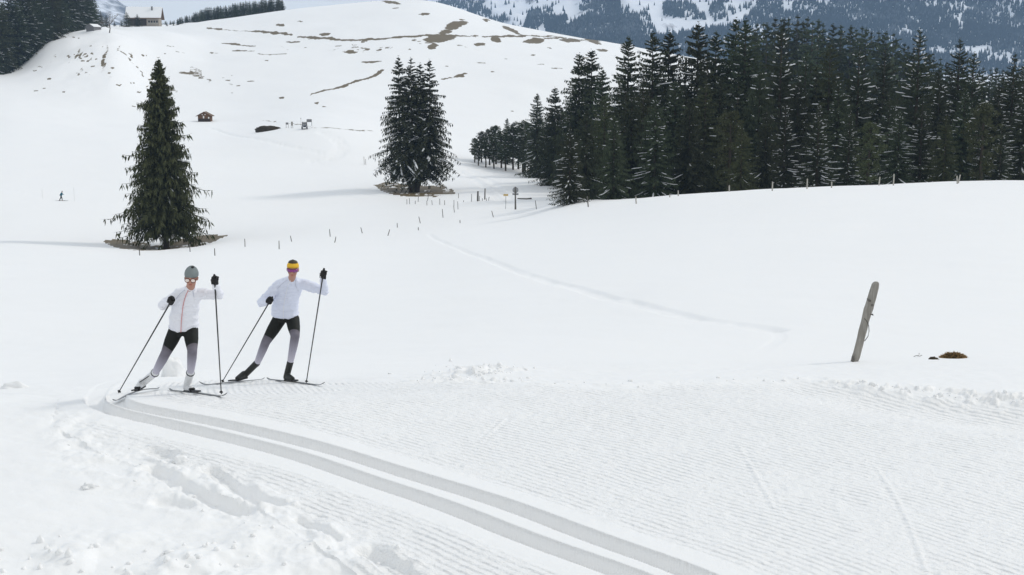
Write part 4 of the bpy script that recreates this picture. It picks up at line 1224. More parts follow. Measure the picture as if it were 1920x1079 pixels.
o = link('blades', fast_mesh('blades', bv.reshape(-1, 3), np.arange(4 * nb).reshape(nb, 4), False), M_DRY, gt); o['kind'] = 'stuff'
m = MB(); m.ell((0, 0, -.04), (25 / sg, 13 / sg, 12.5 / sg), n=24, m=12); m.build('root_ball', M_EARTH, gt, True)
Yq = find_Y(1749, 674, 17); c = at(1749, Yq)
lump('earth_clod', c, (.085, .06, .035), 5, M_EARTH, 'small dark clod of earth left of the dry grass', 'clod', sub=3, rough=.6, sink=-.2)
c = at(1721, find_Y(1721, 670, 17))
o = MB().tube([(-.07, 0, .01), (-.02, .01, .025), (.03, 0, .015), (.07, .01, .03)], .005, 5).tube([(0, 0, .01), (.02, 0, .05), (.015, 0, .07)], .004, 5).build('twig', M_DPOST, None, True)
o.location = tuple(c); tag(o, 'thin broken twig lying left of the dark clod', 'twig')

# lumps of snow
c = at(326, 21.6, 0.0); lump('snow_block', c, (.20, .16, .34), 15, M_SNOW, 'grey shaded block of snow behind the grey-hatted skier', 'snow block', sub=4, rough=.45, freq=1.2, sink=.0)
c = at(26, 17.6); lump('snow_block', c, (.20, .14, .14), 16, M_SNOW, 'pointed lump of snow at the left edge of the trail', 'snow block', sub=4, rough=.5, freq=1.2, sink=.2)
c = at(338, find_Y(338, 866, 6)); lump('snow_block', c, (.085, .07, .08), 18, M_SNOW, 'rounded lump of snow beside the ruts', 'snow block', sub=4, rough=.45, freq=1.4, sink=.1)
c = at(168, find_Y(168, 915, 6)); lump('snow_block', c, (.09, .07, .055), 19, M_SNOW, 'jagged lump of snow alone on the smooth snow below the ruts', 'snow block', sub=4, rough=.7, freq=1.8, sink=.2)

def rubble():
    import bmesh
    r = np.random.default_rng(77)
    bm = bmesh.new(); bmesh.ops.create_icosphere(bm, subdivisions=1, radius=1)
    bv_ = np.array([v.co[:] for v in bm.verts]); bf = np.array([[v.index for v in f.verts] for f in bm.faces]); bm.free()
    P_, S_ = [], []
    def put(px, py, s):
        P_.append(ground_z(at(px, find_Y(px, py, 6, 22)))); S_.append(s)
    for _ in range(120):
        t = r.random(); x = 770 + 1150 * t
        y = np.interp(x, [770, 900, 1000, 1140, 1300, 1500, 1650, 1800, 1920], [718, 708, 716, 722, 716, 716, 728, 744, 757]) + r.normal(0, 3)
        if 1000 < x < 1550 and r.random() < .7: continue
        put(x, y, r.uniform(.008, .035) * (1.5 if r.random() < .1 else 1))
    for _ in range(90): put(895 + r.normal(0, 55), 703 + r.normal(0, 8), r.uniform(.012, .045))
    for _ in range(25):
        t = r.random(); put(np.interp(t, [0, .3, .6, 1], [100, 200, 330, 600]) + r.normal(0, 18), np.interp(t, [0, .3, .6, 1], [800, 850, 905, 1040]) + r.normal(0, 12), r.uniform(.005, .022))
    for _ in range(50): put(abs(r.normal(300, 190)), 1079 - abs(r.normal(0, 42)), r.uniform(.012, .04))
    n = len(P_); P_ = np.array(P_); S_ = np.array(S_)
    v = bv_[None] * (1 + r.normal(0, .18, (n, len(bv_), 1))) * S_[:, None, None] * r.uniform(.7, 1.3, (n, 1, 3)) + P_[:, None, :]
    f = (bf[None] + (np.arange(n) * len(bv_))[:, None, None]).reshape(-1, 3)
    o = link('snow_rubble', fast_mesh('snow_rubble', v.reshape(-1, 3), f, True), M_CRUMB)
    tag(o, 'crumbs of broken snow crust along the trail edges', 'snow rubble', kind='stuff')
def ground_z(p):
    """same bearing and distance, height of the finished near surface"""
    r = np.interp(np.log(p[1]), np.log(gy), np.arange(nR)); rel = 960 + F * p[0] / p[1]
    i = int(round(r)); j = int(np.argmin(np.abs(X_[i] - p[0])))
    return np.array([p[0], p[1], Z_[i, j]])
rubble()

# ------------------------------------------------------------------ people
def remesh(mb, voxel, smooth=4, factor=0.5):
    me = bpy.data.meshes.new('tmp'); me.from_pydata(np.concatenate(mb.v).tolist(), [], mb.n); me.update()
    o = bpy.data.objects.new('tmp', me); COL.objects.link(o)
    m = o.modifiers.new('r', 'REMESH'); m.mode = 'VOXEL'; m.voxel_size = voxel; m.use_smooth_shade = True
    if smooth:
        s = o.modifiers.new('s', 'SMOOTH'); s.iterations = smooth; s.factor = factor
    dg = bpy.context.evaluated_depsgraph_get(); dg.update()
    out = bpy.data.meshes.new_from_object(o.evaluated_get(dg))
    bpy.data.objects.remove(o); bpy.data.meshes.remove(me)
    out.polygons.foreach_set('use_smooth', np.full(len(out.polygons), True))
    return out

M_SKIN = varied('skin', (0.40, 0.20, 0.145), (0.47, 0.25, 0.18), 20, 0.5, 0.35)
M_JACKET = varied('white_jacket', (0.79, 0.80, 0.87), (0.84, 0.85, 0.90), 5, 0.65, 0.25, 0.35, 11, stretch=(1, 1, 2.0), bdist=0.03)
M_JACKET2 = varied('pale_blue_jacket', (0.68, 0.72, 0.86), (0.76, 0.79, 0.90), 5, 0.65, 0.25, 0.35, 11, stretch=(1, 1, 2.0), bdist=0.03)
M_GLOVE = varied('black_glove', (0.012, 0.012, 0.013), (0.03, 0.03, 0.03), 30, 0.75, 0.25)
M_BBOOT = varied('black_boot', (0.014, 0.016, 0.015), (0.032, 0.034, 0.032), 18, 0.55, 0.35)
M_WBOOT = varied('white_boot', (0.68, 0.69, 0.71), (0.76, 0.77, 0.78), 12, 0.5, 0.35)
M_CARBON = mat_new('carbon_pole', (0.02, 0.02, 0.022), 0.35, 0.5)[0]
M_SKI = varied('ski_top', (0.06, 0.065, 0.07), (0.13, 0.135, 0.14), 3, 0.35, 0.5)
M_SKI2 = varied('silver_ski_top', (0.16, 0.165, 0.17), (0.30, 0.30, 0.31), 3, 0.35, 0.5)
M_LIP = mat_new('lips', (0.42, 0.14, 0.12), 0.45, 0.4)[0]
M_BEANIE = varied('grey_green_knit', (0.19, 0.22, 0.225), (0.24, 0.275, 0.28), 25, 0.9, 0.1, 0.4, 120)
M_BAND = varied('yellow_fabric', (0.72, 0.43, 0.04), (0.80, 0.50, 0.06), 20, 0.8, 0.15)
M_HAIR = varied('dark_hair', (0.035, 0.028, 0.018), (0.075, 0.06, 0.04), 40, 0.6, 0.3, stretch=(1, 1, .3))
M_LENS = mat_new('pale_lens', (0.80, 0.70, 0.64), 0.12, 0.6)[0]
M_RIM = mat_new('dark_red_frame', (0.10, 0.02, 0.02), 0.35, 0.5)[0]
M_VISOR = varied('violet_visor', (0.09, 0.02, 0.22), (0.34, 0.02, 0.16), 14, 0.12, 0.7)
M_ZIP = mat_new('pink_zip', (0.62, 0.22, 0.22), 0.6, 0.3)[0]
M_SEAM = mat_new('seam', (0.50, 0.52, 0.60), 0.6, 0.3)[0]
M_WZIP = mat_new('white_zip', (0.80, 0.81, 0.85), 0.5, 0.3)[0]

def tights_mat():
    m, N, L, b = mat_new('faded_tights', (0.02, 0.02, 0.02), 0.7, 0.25)
    at_ = N.new('ShaderNodeAttribute'); at_.attribute_name = 'leg'
    cr = N.new('ShaderNodeValToRGB')
    e = cr.color_ramp.elements
    e[0].position = 0.0; e[0].color = (0.012, 0.014, 0.013, 1)
    e[1].position = 1.0; e[1].color = (0.60, 0.58, 0.67, 1)
    for p, c in ((0.40, (0.012, 0.014, 0.013)), (0.412, (0.115, 0.105, 0.125)), (0.55, (0.20, 0.19, 0.23)), (0.78, (0.40, 0.385, 0.46))):
        x = cr.color_ramp.elements.new(p); x.color = (*c, 1)
    L.new(at_.outputs['Fac'], cr.inputs[0]); L.new(cr.outputs[0], b.inputs['Base Color'])
    nt = noise_node(N, L, 14, 3); bp = N.new('ShaderNodeBump'); bp.inputs['Strength'].default_value = .3; bp.inputs['Distance'].default_value = .02
    L.new(nt.outputs['Fac'], bp.inputs['Height']); L.new(bp.outputs[0], b.inputs['Normal'])
    return m
M_TIGHTS = tights_mat()

def ell_ring(c, rx, ry, n=24, tilt=0.0):
    th = np.linspace(0, 2 * np.pi, n, endpoint=False)
    return np.asarray(c) + np.stack([rx * np.cos(th), ry * np.sin(th), tilt * np.sin(th)], 1)

def head_frame(yaw, pitch, roll):
    """columns: image-right, facing, up; facing points to the camera at yaw = pitch = 0"""
    Rm = Matrix.Rotation(yaw, 3, 'Z') @ Matrix.Rotation(pitch, 3, 'X') @ Matrix.Rotation(roll, 3, 'Y')
    B = np.array([[1, 0, 0], [0, -1, 0], [0, 0, 1]], float).T
    return np.array(Rm) @ B

def glove(hp, pole_up, wrist, side, parent, mat):
    u = unit(np.asarray(pole_up)); w = wrist - hp; w = w - u * np.dot(w, u); w = unit(w) if np.linalg.norm(w) > 1e-3 else np.array([0, 1.0, 0])
    v = np.cross(u, w) * side
    m = MB()
    m.ell(hp + w * 0.034, (0.030, 0.046, 0.044), np.stack([w, u, v], 1))
    m.cap(wrist, 0.037, hp + w * 0.045, 0.034)
    for k, (ln, off) in enumerate(((215, .034), (235, .012), (225, -.010), (190, -.031))):
        pts = []
        for a in np.linspace(15, ln, 5):
            pts.append(hp + u * off + 0.030 * (math.cos(R(a)) * w + math.sin(R(a)) * v))
        for p, q in zip(pts[:-1], pts[1:]): m.cap(p, .0125, q, .0115, 8)
    pts = [hp + w * .04 - v * .018 + u * .02, hp + w * .012 - v * .040 + u * .040, hp - w * .018 - v * .026 + u * .052]
    for p, q in zip(pts[:-1], pts[1:]): m.cap(p, .0145, q, .0125, 8)
    return link('glove', remesh(m, .0055, 2), mat, parent)

def build_pole(grip, tip, label, group):
    o = empty('ski_pole', tuple(tip)); tag(o, label, 'ski pole', group)
    g = grip - tip; d = unit(g); L = np.linalg.norm(g)
    MB().tube([d * 0, d * L * .5, d * (L - .06)], [.007, .0085, .0095], 10).build('shaft', M_CARBON, o, True)
    MB().tube([d * (L - .07), d * (L - .03), d * (L + .06), d * (L + .085)], [.013, .017, .018, .012], 10).build('grip', M_BLACK, o, True)
    th = np.linspace(0, 2 * np.pi, 14, endpoint=False)
    a = unit(np.cross(d, [0, 1.0, 0])); b = np.cross(d, a)
    bk = [d * z + rr * (np.cos(th)[:, None] * a + .7 * np.sin(th)[:, None] * b) for z, rr in ((.03, .008), (.034, .024), (.038, .025), (.055, .010))]
    MB().loft(bk).build('basket', M_BLACK, o, True)
    st = [d * (L + .05), d * (L + .0) + a * .045, d * (L - .06) + a * .04, d * (L - .05)]
    MB().tube(st, .006, 6).build('strap', M_BLACK, o, True)
    return o

def build_ski(tail, tip, mat, label, group, roll=0.0):
    """tail, tip: (px, Y) on the ground; returns object, point function and direction"""
    A, B_ = at(*tail), at(*tip)
    n = 26
    pts = []
    for t in np.linspace(0, 1, n):
        p = A + (B_ - A) * t
        pts.append(ground_z(ground_xy(p[0], p[1])))
    pts = np.array(pts)
    zl = np.polyval(np.polyfit(np.linspace(0, 1, n), pts[:, 2], 2), np.linspace(0, 1, n))
    pts[:, 2] = zl + max(0, (pts[:, 2] - zl).max() * .6) + .006
    tt = np.linspace(0, 1, n)
    pts[:, 2] += np.where(tt > .88, ((tt - .88) / .12) ** 2 * .05, 0) + np.where(tt < .05, ((.05 - tt) / .05) ** 2 * .02, 0)
    d = unit(pts[-1] - pts[0]); s = unit(np.cross(d, [0, 0, 1.0])); up = np.cross(s, d)
    s2 = s * math.cos(roll) + up * math.sin(roll); up2 = np.cross(s2, d)
    w = .021 * np.interp(tt, [0, .04, .12, .5, .86, .95, 1], [.55, .9, 1, .93, 1.05, .85, .25])
    hgt = np.interp(tt, [0, .2, .45, .6, .85, 1], [.005, .010, .016, .015, .007, .004])
    o = empty('cross_country_ski', tuple(pts[n // 2])); tag(o, label, 'ski', group)
    rings = [p - pts[n // 2] + np.array([-s2 * w_, s2 * w_, s2 * w_ * .9 + up2 * h_, -s2 * w_ * .9 + up2 * h_]) for p, w_, h_ in zip(pts, w, hgt)]
    MB().loft(rings).build('board', mat, o)
    f = lambda t: np.array([np.interp(t, tt, pts[:, i]) for i in range(3)]) + up2 * .022
    c = f(.47) - pts[n // 2]
    rot = np.stack([s2, d, up2], 1)
    MB().box(c + up2 * .010, (.05, .30, .02), rot).build('binding', M_BLACK, o)
    return o, f, d, up2

def person(spec):
    S = spec
    mid = S['feet_mid']
    root = empty('person', tuple(mid)); tag(root, S['label'], 'person')
    def loc(me_or_o):
        o = me_or_o; o.location = tuple(-np.array(mid)); return o
    J = {k: P(*v) for k, v in S['joints'].items()}
    rings = [(P((a + b) / 2, py, Y), (b - a) / 2 / px_per_m(0, py, Y), dp) for a, b, py, Y, dp in S['torso']]
    k = S.get('k', 1.0)
    hc, M = P(*S['head']), head_frame(*S['head_rot'])
    hs = S['head_size']
    def hp(x, y, z): return hc + M @ (np.array([x, y, z]) * hs)
    # body: one surface
    m = MB()
    m.loft([ell_ring(c, rx * .82, ry * .80) for c, rx, ry in rings])
    m.cap(rings[-3][0], .055, hp(0, -.01, -.06), .052)
    m.ell(hp(0, -.012, .022), np.array([.074, .094, .096]) * hs, M)
    m.ell(hp(0, .022, -.045), np.array([.058, .068, .066]) * hs, M)
    m.ell(hp(0, .062, -.082), np.array([.030, .028, .024]) * hs, M)      # chin
    m.cap(hp(0, .085, .012), .010 * hs, hp(0, .110, -.022), .016 * hs)   # nose
    m.ell(hp(0, .078, .030), np.array([.050, .018, .012]) * hs, M)       # brow
    for sx in (-1, 1):
        m.ell(hp(.075 * sx, -.005, -.008), np.array([.012, .020, .032]) * hs, M)
        m.ell(hp(.038 * sx, .060, -.028), np.array([.026, .024, .022]) * hs, M)
    for s in 'ab':
        m.cap(J['sh' + s], .05, J['el' + s], .040); m.cap(J['el' + s], .040, J['wr' + s], .028)
        m.cap(J['hip' + s], .078, J['kn' + s], .050); m.cap(J['kn' + s], .048, J['an' + s], .034)
        ft = S['foot'][s]
        fu = np.array([0, 0, .035]); m.cap(J['an' + s], .030, ft[0] + fu, .024); m.cap(ft[0] + fu, .024, ft[1] * .85 + ft[0] * .15 + fu * .7, .018)
        m.cap(J['wr' + s], .024, S['hand'][s] * .5 + J['wr' + s] * .5, .018)
    loc(link('body', remesh(m, .0105, 2), M_SKIN, root))
    lips = MB().ell(hp(0, .088, -.058), np.array([.020, .010, .007]) * hs, M).build('lips', M_LIP, root, True); loc(lips)
    # jacket
    m = MB()
    m.loft([ell_ring(c, rx, ry, tilt=tl) for (c, rx, ry), tl in zip(rings, (.045, .04, .02, 0, 0, 0, 0, 0, 0))])
    for s in 'ab':
        m.cap(J['sh' + s], .074 * k, J['el' + s], .056 * k); m.cap(J['el' + s], .056 * k, J['wr' + s], .041 * k)
        sg = -1 if s == 'a' else 1
        m.cap(J['sh' + s], .074 * k, rings[-4][0] + [0, 0, -.01], .095 * k)
    jm = remesh(m, .0095, 5, .5)
    nv = len(jm.vertices); co = np.zeros(nv * 3, np.float32); no = np.zeros(nv * 3, np.float32)
    jm.vertices.foreach_get('co', co); jm.vertices.foreach_get('normal', no); co = co.reshape(-1, 3); no = no.reshape(-1, 3)
    # cloth: creases run across the sleeves and slant over the waist
    q = co - np.array(mid)
    cre = (1 - np.abs(fbm(q[:, 0] * 6 + q[:, 2] * 5, q[:, 2] * 15 - q[:, 0] * 5, 3, S['seed']))) ** 3 - .5 + .6 * fbm(q[:, 0] * 9, q[:, 2] * 7 + q[:, 1] * 6, 2, S['seed'] + 9)
    cre = np.clip(cre, -.45, 1.2) + .45
    co += no * (cre * .017)[:, None]
    jm.vertices.foreach_set('co', co.ravel()); jm.update()
    jk = loc(link('jacket', jm, S['jacket'], root))
    # zip down the front
    zp = [c + np.array([0.0, -ry - .021, -tl]) for (c, rx, ry), tl in zip(rings[:-1], (.045, .04, .02, 0, 0, 0, 0, 0))]
    zz = smooth_line3(zp, 24)
    o = MB().tube(zz, S['zip_r'], 6).build('zip', S['zip'], jk, True)
    for sx in (-1, 1):                                                   # chest seams from collar to armpit
        a_, b_ = rings[-2], rings[3]
        sm = [a_[0] + np.array([sx * a_[1] * .9, -a_[2] * .75, 0]), rings[5][0] + np.array([sx * rings[5][1] * .62, -rings[5][2] - .004, 0]), b_[0] + np.array([sx * b_[1] * .82, -b_[2] * .72, 0.01])]
        MB().tube(smooth_line3(sm, 8), .0035, 5).build('seam', M_SEAM, jk, True)
    hm = [ell_ring(rings[0][0] + [0, 0, .012], rings[0][1] + .004, rings[0][2] + .004, 30, .045)]
    MB().tube(np.concatenate([hm[0], hm[0][:1]]), .008, 6).build('hem', S['jacket'], jk, True)
    if S.get('collar') is not None:
        cr_ = MB().loft([ell_ring(rings[-2][0] + [0, 0, -.012], .070, .070), ell_ring(rings[-1][0] + [0, .0, .0], .066, .066), ell_ring(rings[-1][0] + [0, 0, .018], .060, .060), ell_ring(rings[-1][0] + [0, 0, .010], .052, .052)])
        cr_.build('collar', S['jacket'], jk, True)
    # tights
    m = MB()
    c0, rx0, ry0 = rings[0]; c1, rx1, ry1 = rings[1]
    m.loft([ell_ring(c0 + [0, 0, -.10], rx0 * .90, ry0 * .92), ell_ring(c0 + [0, 0, -.02], rx0 * .96, ry0 * .93), ell_ring(c1, rx1 * .92, ry1 * .90)])
    chain = {}
    for s in 'ab':
        a, b, c = J['hip' + s], J['kn' + s], J['an' + s]
        q = S['leg']
        mid1 = a + (b - a) * .5
        calf = b + (c - b) * .33 + np.array([0, .015, 0])
        m.cap(a, q[0], mid1, q[1]); m.cap(mid1, q[1], b, q[2]); m.cap(b, q[2], calf, q[3]); m.cap(calf, q[3], c, q[4])
        m.cap(a, q[0] * .97, c0 + np.array([(-1 if s == 'a' else 1) * rx0 * .36, 0, -.05]), q[0] * .88)
        chain[s] = (a, b, c)
    me = remesh(m, .0095, 4, .5)
    co = np.zeros(len(me.vertices) * 3, np.float32); me.vertices.foreach_get('co', co); co = co.reshape(-1, 3)
    best = np.full(len(co), 1e9); val = np.zeros(len(co))
    for s in 'ab':
        a, b, c = chain[s]
        for i, (p, q) in enumerate(((a, b), (b, c))):
            dd = q - p; t = ((co - p) @ dd) / (dd @ dd); tc = np.clip(t, 0, 1)
            dist = np.linalg.norm(co - p - tc[:, None] * dd, axis=1)
            sl = 0.35 * ((co[:, 0] - (p + tc[:, None] * dd)[:, 0]) / .1) * (S['slant'][s]) if i == 0 else 0
            mk = dist < best
            best = np.where(mk, dist, best); val = np.where(mk, np.clip((i + tc + (sl * .25 if i == 0 else 0)) / 2, 0, 1), val)
    add_attr(me, 'leg', val)
    loc(link('tights', me, M_TIGHTS, root))
    # boots
    for s in 'ab':
        heel, toe = S['foot'][s]
        an = J['an' + s]
        d = unit(toe - heel)
        m = MB()
        top = an + (J['kn' + s] - an) * .10
        m.cap(top, .050, heel + np.array([0, 0, .045]) + d * .02, .047)
        m.cap(heel + [0, 0, .038], .040, toe - d * .03 + [0, 0, .026], .036)
        m.cap(heel + d * .05 + [0, 0, .07], .044, toe - d * .06 + [0, 0, .034], .036)
        bt = loc(link('boot', remesh(m, .0075, 3), S['boot'], root))
        # sole and toe piece
        sl = MB(); side_ = unit(np.cross(d, [0, 0, 1.0])); up = np.cross(side_, d)
        sl.loft([heel + d * x - up * .008 + np.array([-side_ * w, side_ * w, side_ * w + up * .016, -side_ * w + up * .016]) for x, w in ((-.03, .022), (0, .036), (.08, .034), (.16, .042), (np.linalg.norm(toe - heel) - .0, .038), (np.linalg.norm(toe - heel) + .02, .022))])
        sl.build('sole', M_BLACK, bt)
        if S['boot'] is M_WBOOT:
            ax_ = unit(top - heel)
            a_ = unit(np.cross(ax_, [0, 1.0, 0])); b_ = np.cross(ax_, a_)
            cc = top - ax_ * .012
            th = np.linspace(0, 2 * np.pi, 15)
            ring = [cc + .045 * (math.cos(x) * a_ + math.sin(x) * b_) for x in th]
            MB().tube(ring, .012, 6).build('strap', M_BLACK, bt, True)
            MB().tube([top + np.array([0, -.052, .01]), heel + d * .09 + np.array([0, -.045, .085]), toe - d * .075 + np.array([0, -.03, .055])], .006, 6).build('zip_line', M_BLACK, bt, True)
            MB().ell(toe - d * .030 + [0, 0, .026], (.042, .046, .026), np.stack([side_, d, up], 1)).build('toe_cap', M_BLACK, bt, True)
    # headgear
    if S['kind'] == 'beanie':
        rg_ = []
        for z, k_ in ((.018, 1.05), (.028, 1.12), (.06, 1.12), (.09, 1.00), (.115, .80), (.135, .52), (.147, .22)):
            th = np.linspace(0, 2 * np.pi, 22, endpoint=False)
            rg_.append(np.array([hp(.078 * k_ * math.cos(a), -.014 + .096 * k_ * math.sin(a) - .10 * (z - .02), z + .012 * math.sin(a) * (z < .03)) for a in th]))
        bn = MB().loft(rg_).build('beanie', M_BEANIE, root, True); loc(bn)
        MB().ell(hp(.018, -.01, .143), np.array([.022, .03, .010]) * hs, M).build('badge', M_GLOVE, bn, True)
        loc(MB().ell(hp(-.064, -.045, -.030), np.array([.020, .035, .045]) * hs, M).build('hair', M_HAIR, root, True))
        gl = empty('glasses', tuple(-np.array(mid)));  gl.parent = root
        th = np.linspace(0, 2 * np.pi, 19)
        for sx in (-1, 1):
            c_ = hp(.036 * sx, .100, .004)
            r1 = [hp(.036 * sx + .029 * math.cos(a), .100 - abs(.029 * math.cos(a)) * .25, .004 + .026 * math.sin(a)) for a in th]
            MB().tube(r1, .0050, 6).build('rim', M_RIM, gl, True)
            MB().ell(c_ - M[:, 1] * .003, np.array([.028, .004, .025]) * hs, M).build('lens', M_LENS, gl, True)
            MB().tube([hp(.064 * sx, .092, .010), hp(.080 * sx, .03, .010), hp(.082 * sx, -.01, .0)], .0045, 6).build('temple', M_RIM, gl, True)
        MB().tube([hp(-.009, .102, .010), hp(.009, .102, .010)], .005, 6).build('bridge', M_RIM, gl, True)
    else:
        th = np.linspace(0, 2 * np.pi, 24, endpoint=False)
        def bring(z, k_, back=0): return np.array([hp(.077 * k_ * math.cos(a), -.012 + .097 * k_ * math.sin(a), z + .010 * math.sin(a)) for a in th])
        loc(MB().loft([bring(.030, 1.04), bring(.034, 1.08), bring(.060, 1.06), bring(.088, .90), bring(.092, .84)]).build('headband', M_BAND, root, True))
        loc(MB().loft([bring(.085, .86), bring(.100, .84), bring(.118, .68), bring(.130, .40), bring(.133, .12)]).build('hair', M_HAIR, root, True))
        for sx in (-1, 1):
            loc(MB().ell(hp(.070 * sx, -.03, -.005), np.array([.010, .03, .035]) * hs, M).build('sideburn', M_HAIR, root, True))
        an = np.linspace(-62, 62, 13)
        rings_ = [np.array([hp(rr * .083 * math.sin(R(a)), rr * .108 * math.cos(R(a)), z) for rr, z in ((1.0, .030), (1.06, .030), (1.08, .012), (1.0 if abs(a) > 12 else 1.06, -.016 if abs(a) > 14 else -.002), (.97, -.012))]) for a in an]
        vz = MB().loft(rings_).build('visor_glasses', M_VISOR, root, True); loc(vz)
        MB().tube([hp(1.04 * .083 * math.sin(R(a)), 1.04 * .108 * math.cos(R(a)), .033) for a in an], .004, 6).build('frame', M_RIM, vz, True)
    for s in 'ab':
        g = glove(S['hand'][s], S['pole_up'][s], J['wr' + s], -1 if s == 'a' else 1, root, M_GLOVE); loc(g)
    return root

def smooth_line3(pts, n):
    p = np.asarray(pts, float)
    s = np.concatenate([[0], np.cumsum(np.linalg.norm(np.diff(p, axis=0), axis=1))])
    return pchip(s, p, np.linspace(0, s[-1], n))

GS, GP = 'skis of the two skiers', 'poles of the two skiers'
# --- skier in the grey-green beanie
_, fA, dA, uA = build_ski((298, 16.9), (211, 15.4), M_SKI2, 'ski angled to the left under the grey-hatted skier, white boot on it', GS, roll=R(-14))
_, fB, dB, uB = build_ski((318, 16.75), (426, 15.08), M_SKI, 'dark ski pointing right under the grey-hatted skier, white boot on it', GS)
hA, hB = P(321, 565, 15.36), P(402.5, 526, 15.30)
tA = ground_z(at(222, find_Y(222, 736, 14))); tB = ground_z(at(415, find_Y(415, 739.5, 14)))
build_pole(hA, tA, 'slanting black ski pole left of the grey-hatted skier', GP)
build_pole(hB, tB, 'black ski pole held high right of the grey-hatted skier', GP)
person(dict(
    label='skier in white jacket, grey-green beanie and round glasses', feet_mid=at(325, 16.0), kind='beanie', seed=5, jacket=M_JACKET, zip=M_ZIP, zip_r=.0045, boot=M_WBOOT, k=.95, collar=True,
    joints=dict(sha=(336, 552, 15.62), ela=(305, 572, 15.62), wra=(317, 567, 15.44), shb=(371, 551, 15.60), elb=(410, 553, 15.52), wrb=(404.5, 536, 15.38),
                hipa=(331, 618, 15.86), kna=(311, 662, 15.72), ana=(289, 703, 16.02), hipb=(357.5, 618, 15.84), knb=(360.5, 657, 15.66), anb=(357, 703, 15.98)),
    torso=[(317.5, 371.5, 613, 15.86, .125), (318.5, 371, 600, 15.83, .120), (321, 371.5, 585, 15.77, .115), (324, 374, 568, 15.70, .118), (328, 377, 555, 15.63, .118), (334, 374, 549, 15.60, .100), (342, 369, 545, 15.56, .078), (347.5, 364, 542.5, 15.52, .060), (348.5, 363.5, 540, 15.50, .056)],
    head=(359, 521, 15.36), head_rot=(R(3), R(16), R(3)), head_size=.96, leg=(.096, .087, .063, .061, .042), slant=dict(a=-1, b=.8),
    foot=dict(a=(fA(.335) + uA * .03, fA(.335) + uA * .0 + dA * .24), b=(fB(.31), fB(.31) + dB * .25)), hand=dict(a=hA, b=hB), pole_up=dict(a=hA - tA, b=hB - tB)))
# --- skier in the yellow headband
_, fA, dA, uA = build_ski((496, 19.15), (374, 17.55), M_SKI2, 'ski angled to the left under the yellow-headband skier, black boot on it', GS, roll=R(-14))
_, fB, dB, uB = build_ski((501, 18.95), (609, 17.25), M_SKI, 'dark ski pointing right under the yellow-headband skier, black boot on it', GS)
hA, hB = P(506.5, 564.5, 17.80), P(606, 514, 17.72)
tA = ground_z(at(416, find_Y(416, 717, 16))); tB = ground_z(at(574, find_Y(574, 720.5, 16)))
build_pole(hA, tA, 'slanting black ski pole between the two skiers', GP)
build_pole(hB, tB, 'black ski pole held high right of the yellow-headband skier', GP)
person(dict(
    label='skier in pale blue-white jacket, yellow headband and violet visor glasses', feet_mid=at(510, 18.4), kind='band', seed=25, jacket=M_JACKET2, zip=M_WZIP, zip_r=.004, boot=M_BBOOT, k=1.05, collar=True,
    joints=dict(sha=(524, 534, 18.08), ela=(490, 567, 18.10), wra=(501, 566.5, 17.90), shb=(565, 533, 18.06), elb=(608, 545, 17.98), wrb=(606.5, 525, 17.80),
                hipa=(524, 599, 18.36), kna=(498.5, 641, 18.22), ana=(481, 684, 18.62), hipb=(548.5, 599, 18.34), knb=(553.5, 630, 18.08), anb=(543.5, 684, 18.28)),
    torso=[(510, 559.5, 589.5, 18.36, .140), (510.5, 559, 578, 18.33, .135), (512, 561, 560, 18.25, .132), (515, 566, 545, 18.15, .138), (518, 568, 535, 18.08, .135), (524, 564, 530, 18.03, .115), (533, 560, 526, 17.98, .085), (538.5, 557, 524, 17.95, .066), (540, 556.5, 521.5, 17.92, .060)],
    head=(549, 505.5, 17.76), head_rot=(R(4), R(8), R(3)), head_size=1.02, leg=(.103, .092, .067, .063, .045), slant=dict(a=.15, b=-.8),
    foot=dict(a=(fA(.30) + uA * .03, fA(.30) + dA * .26), b=(fB(.35), fB(.35) + dB * .27)), hand=dict(a=hA, b=hB), pole_up=dict(a=hA - tA, b=hB - tB)))

# --- the distant skier
c = at(115, find_Y(115, 377, 22)); 
fs = empty('person', tuple(c)); tag(fs, 'tiny distant skier in a blue top out on the snow', 'person')
M_TEAL = mat_new('blue_top', (0.03, 0.13, 0.18), 0.7, 0.2)[0]; M_DARK = mat_new('dark_trousers', (0.02, 0.022, 0.028), 0.7, 0.2)[0]
m = MB(); m.cap((0.02, 0, .95), .13, (.14, 0, 1.38), .15); m.ell((.24, 0, 1.66), (.09, .1, .11)); m.cap((.16, 0, 1.4), .07, (.22, 0, 1.62), .06)
for p in (((0, .08, .9), (-.12, .08, .5), (-.36, .08, .08)), ((0, -.08, .9), (.16, -.08, .5), (.20, -.08, .08))):
    m.cap(p[0], .09, p[1], .07); m.cap(p[1], .065, p[2], .05); m.cap(p[2], .05, (p[2][0] + .15, p[2][1], .06), .04)
for p in (((.12, -.17, 1.38), (-.08, -.2, 1.15), (-.16, -.2, .95)), ((.14, .17, 1.38), (.26, .2, 1.15), (.42, .2, 1.1))):
    m.cap(p[0], .06, p[1], .05); m.cap(p[1], .045, p[2], .04)
link('body', remesh(m, .03, 2), M_SKIN, fs)
m = MB(); m.cap((0.02, 0, .95), .16, (.14, 0, 1.38), .175)
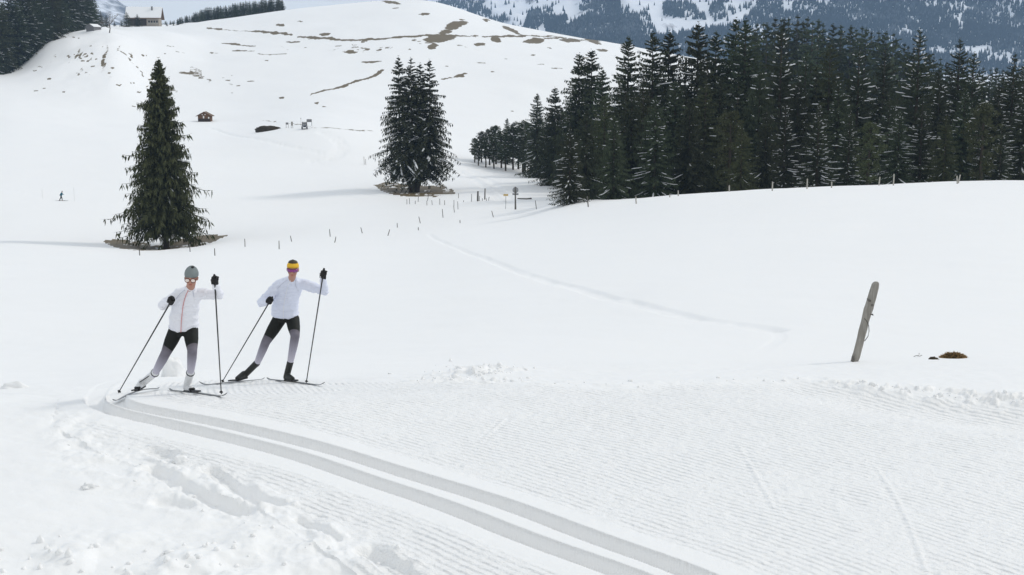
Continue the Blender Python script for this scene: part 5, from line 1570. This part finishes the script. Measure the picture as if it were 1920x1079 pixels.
for p in (((.12, -.17, 1.38), (-.08, -.2, 1.15), (-.16, -.2, .97)), ((.14, .17, 1.38), (.26, .2, 1.15), (.42, .2, 1.1))):
    m.cap(p[0], .085, p[1], .07); m.cap(p[1], .07, p[2], .055)
link('top', remesh(m, .03, 2), M_TEAL, fs)
m = MB()
for p in (((0, .08, .9), (-.12, .08, .5), (-.36, .08, .1)), ((0, -.08, .9), (.16, -.08, .5), (.20, -.08, .1))):
    m.cap(p[0], .12, p[1], .09); m.cap(p[1], .09, p[2], .065)
link('trousers', remesh(m, .03, 2), M_DARK, fs)
MB().ell((.23, 0, 1.72), (.10, .11, .09)).build('cap', M_DARK, fs, True)
for i, (x, y, lab) in enumerate(((-.34, .08, 'rear ski of the tiny distant skier'), (.22, -.08, 'front ski of the tiny distant skier'))):
    o = MB().loft([np.array([(x + dx, y - .05, z), (x + dx, y + .05, z), (x + dx, y + .05, z + .03), (x + dx, y - .05, z + .03)]) for dx, z in ((-.8, .0), (-.3, .0), (.5, .0), (.9, .01), (1.05, .09))]).build('cross_country_ski', M_DARK)
    o.location = tuple(c + np.array([0, 0, .0])); tag(o, lab, 'ski', 'skis of the distant skier')

# ------------------------------------------------------------------ the air
hz = bpy.data.meshes.new('haze')
hx0, hx1, hy0, hy1, hz0, hz1 = -7000, 7000, -60, 5600, -420, 1500
hz.from_pydata([(x, y, z) for x in (hx0, hx1) for y in (hy0, hy1) for z in (hz0, hz1)], [], [(0, 1, 3, 2), (4, 6, 7, 5), (0, 4, 5, 1), (2, 3, 7, 6), (0, 2, 6, 4), (1, 5, 7, 3)])
M_HAZE = bpy.data.materials.new('haze'); M_HAZE.use_nodes = True
N, L = M_HAZE.node_tree.nodes, M_HAZE.node_tree.links
N.clear()
ho = N.new('ShaderNodeOutputMaterial'); hv = N.new('ShaderNodeVolumePrincipled')
hv.inputs['Color'].default_value = (0.46, 0.68, 1.0, 1)
hv.inputs['Density'].default_value = 0.000085
hv.inputs['Anisotropy'].default_value = 0.2
L.new(hv.outputs[0], ho.inputs['Volume'])
tag(link('haze', hz, M_HAZE), 'pale blue haze in the air', 'haze', kind='stuff')
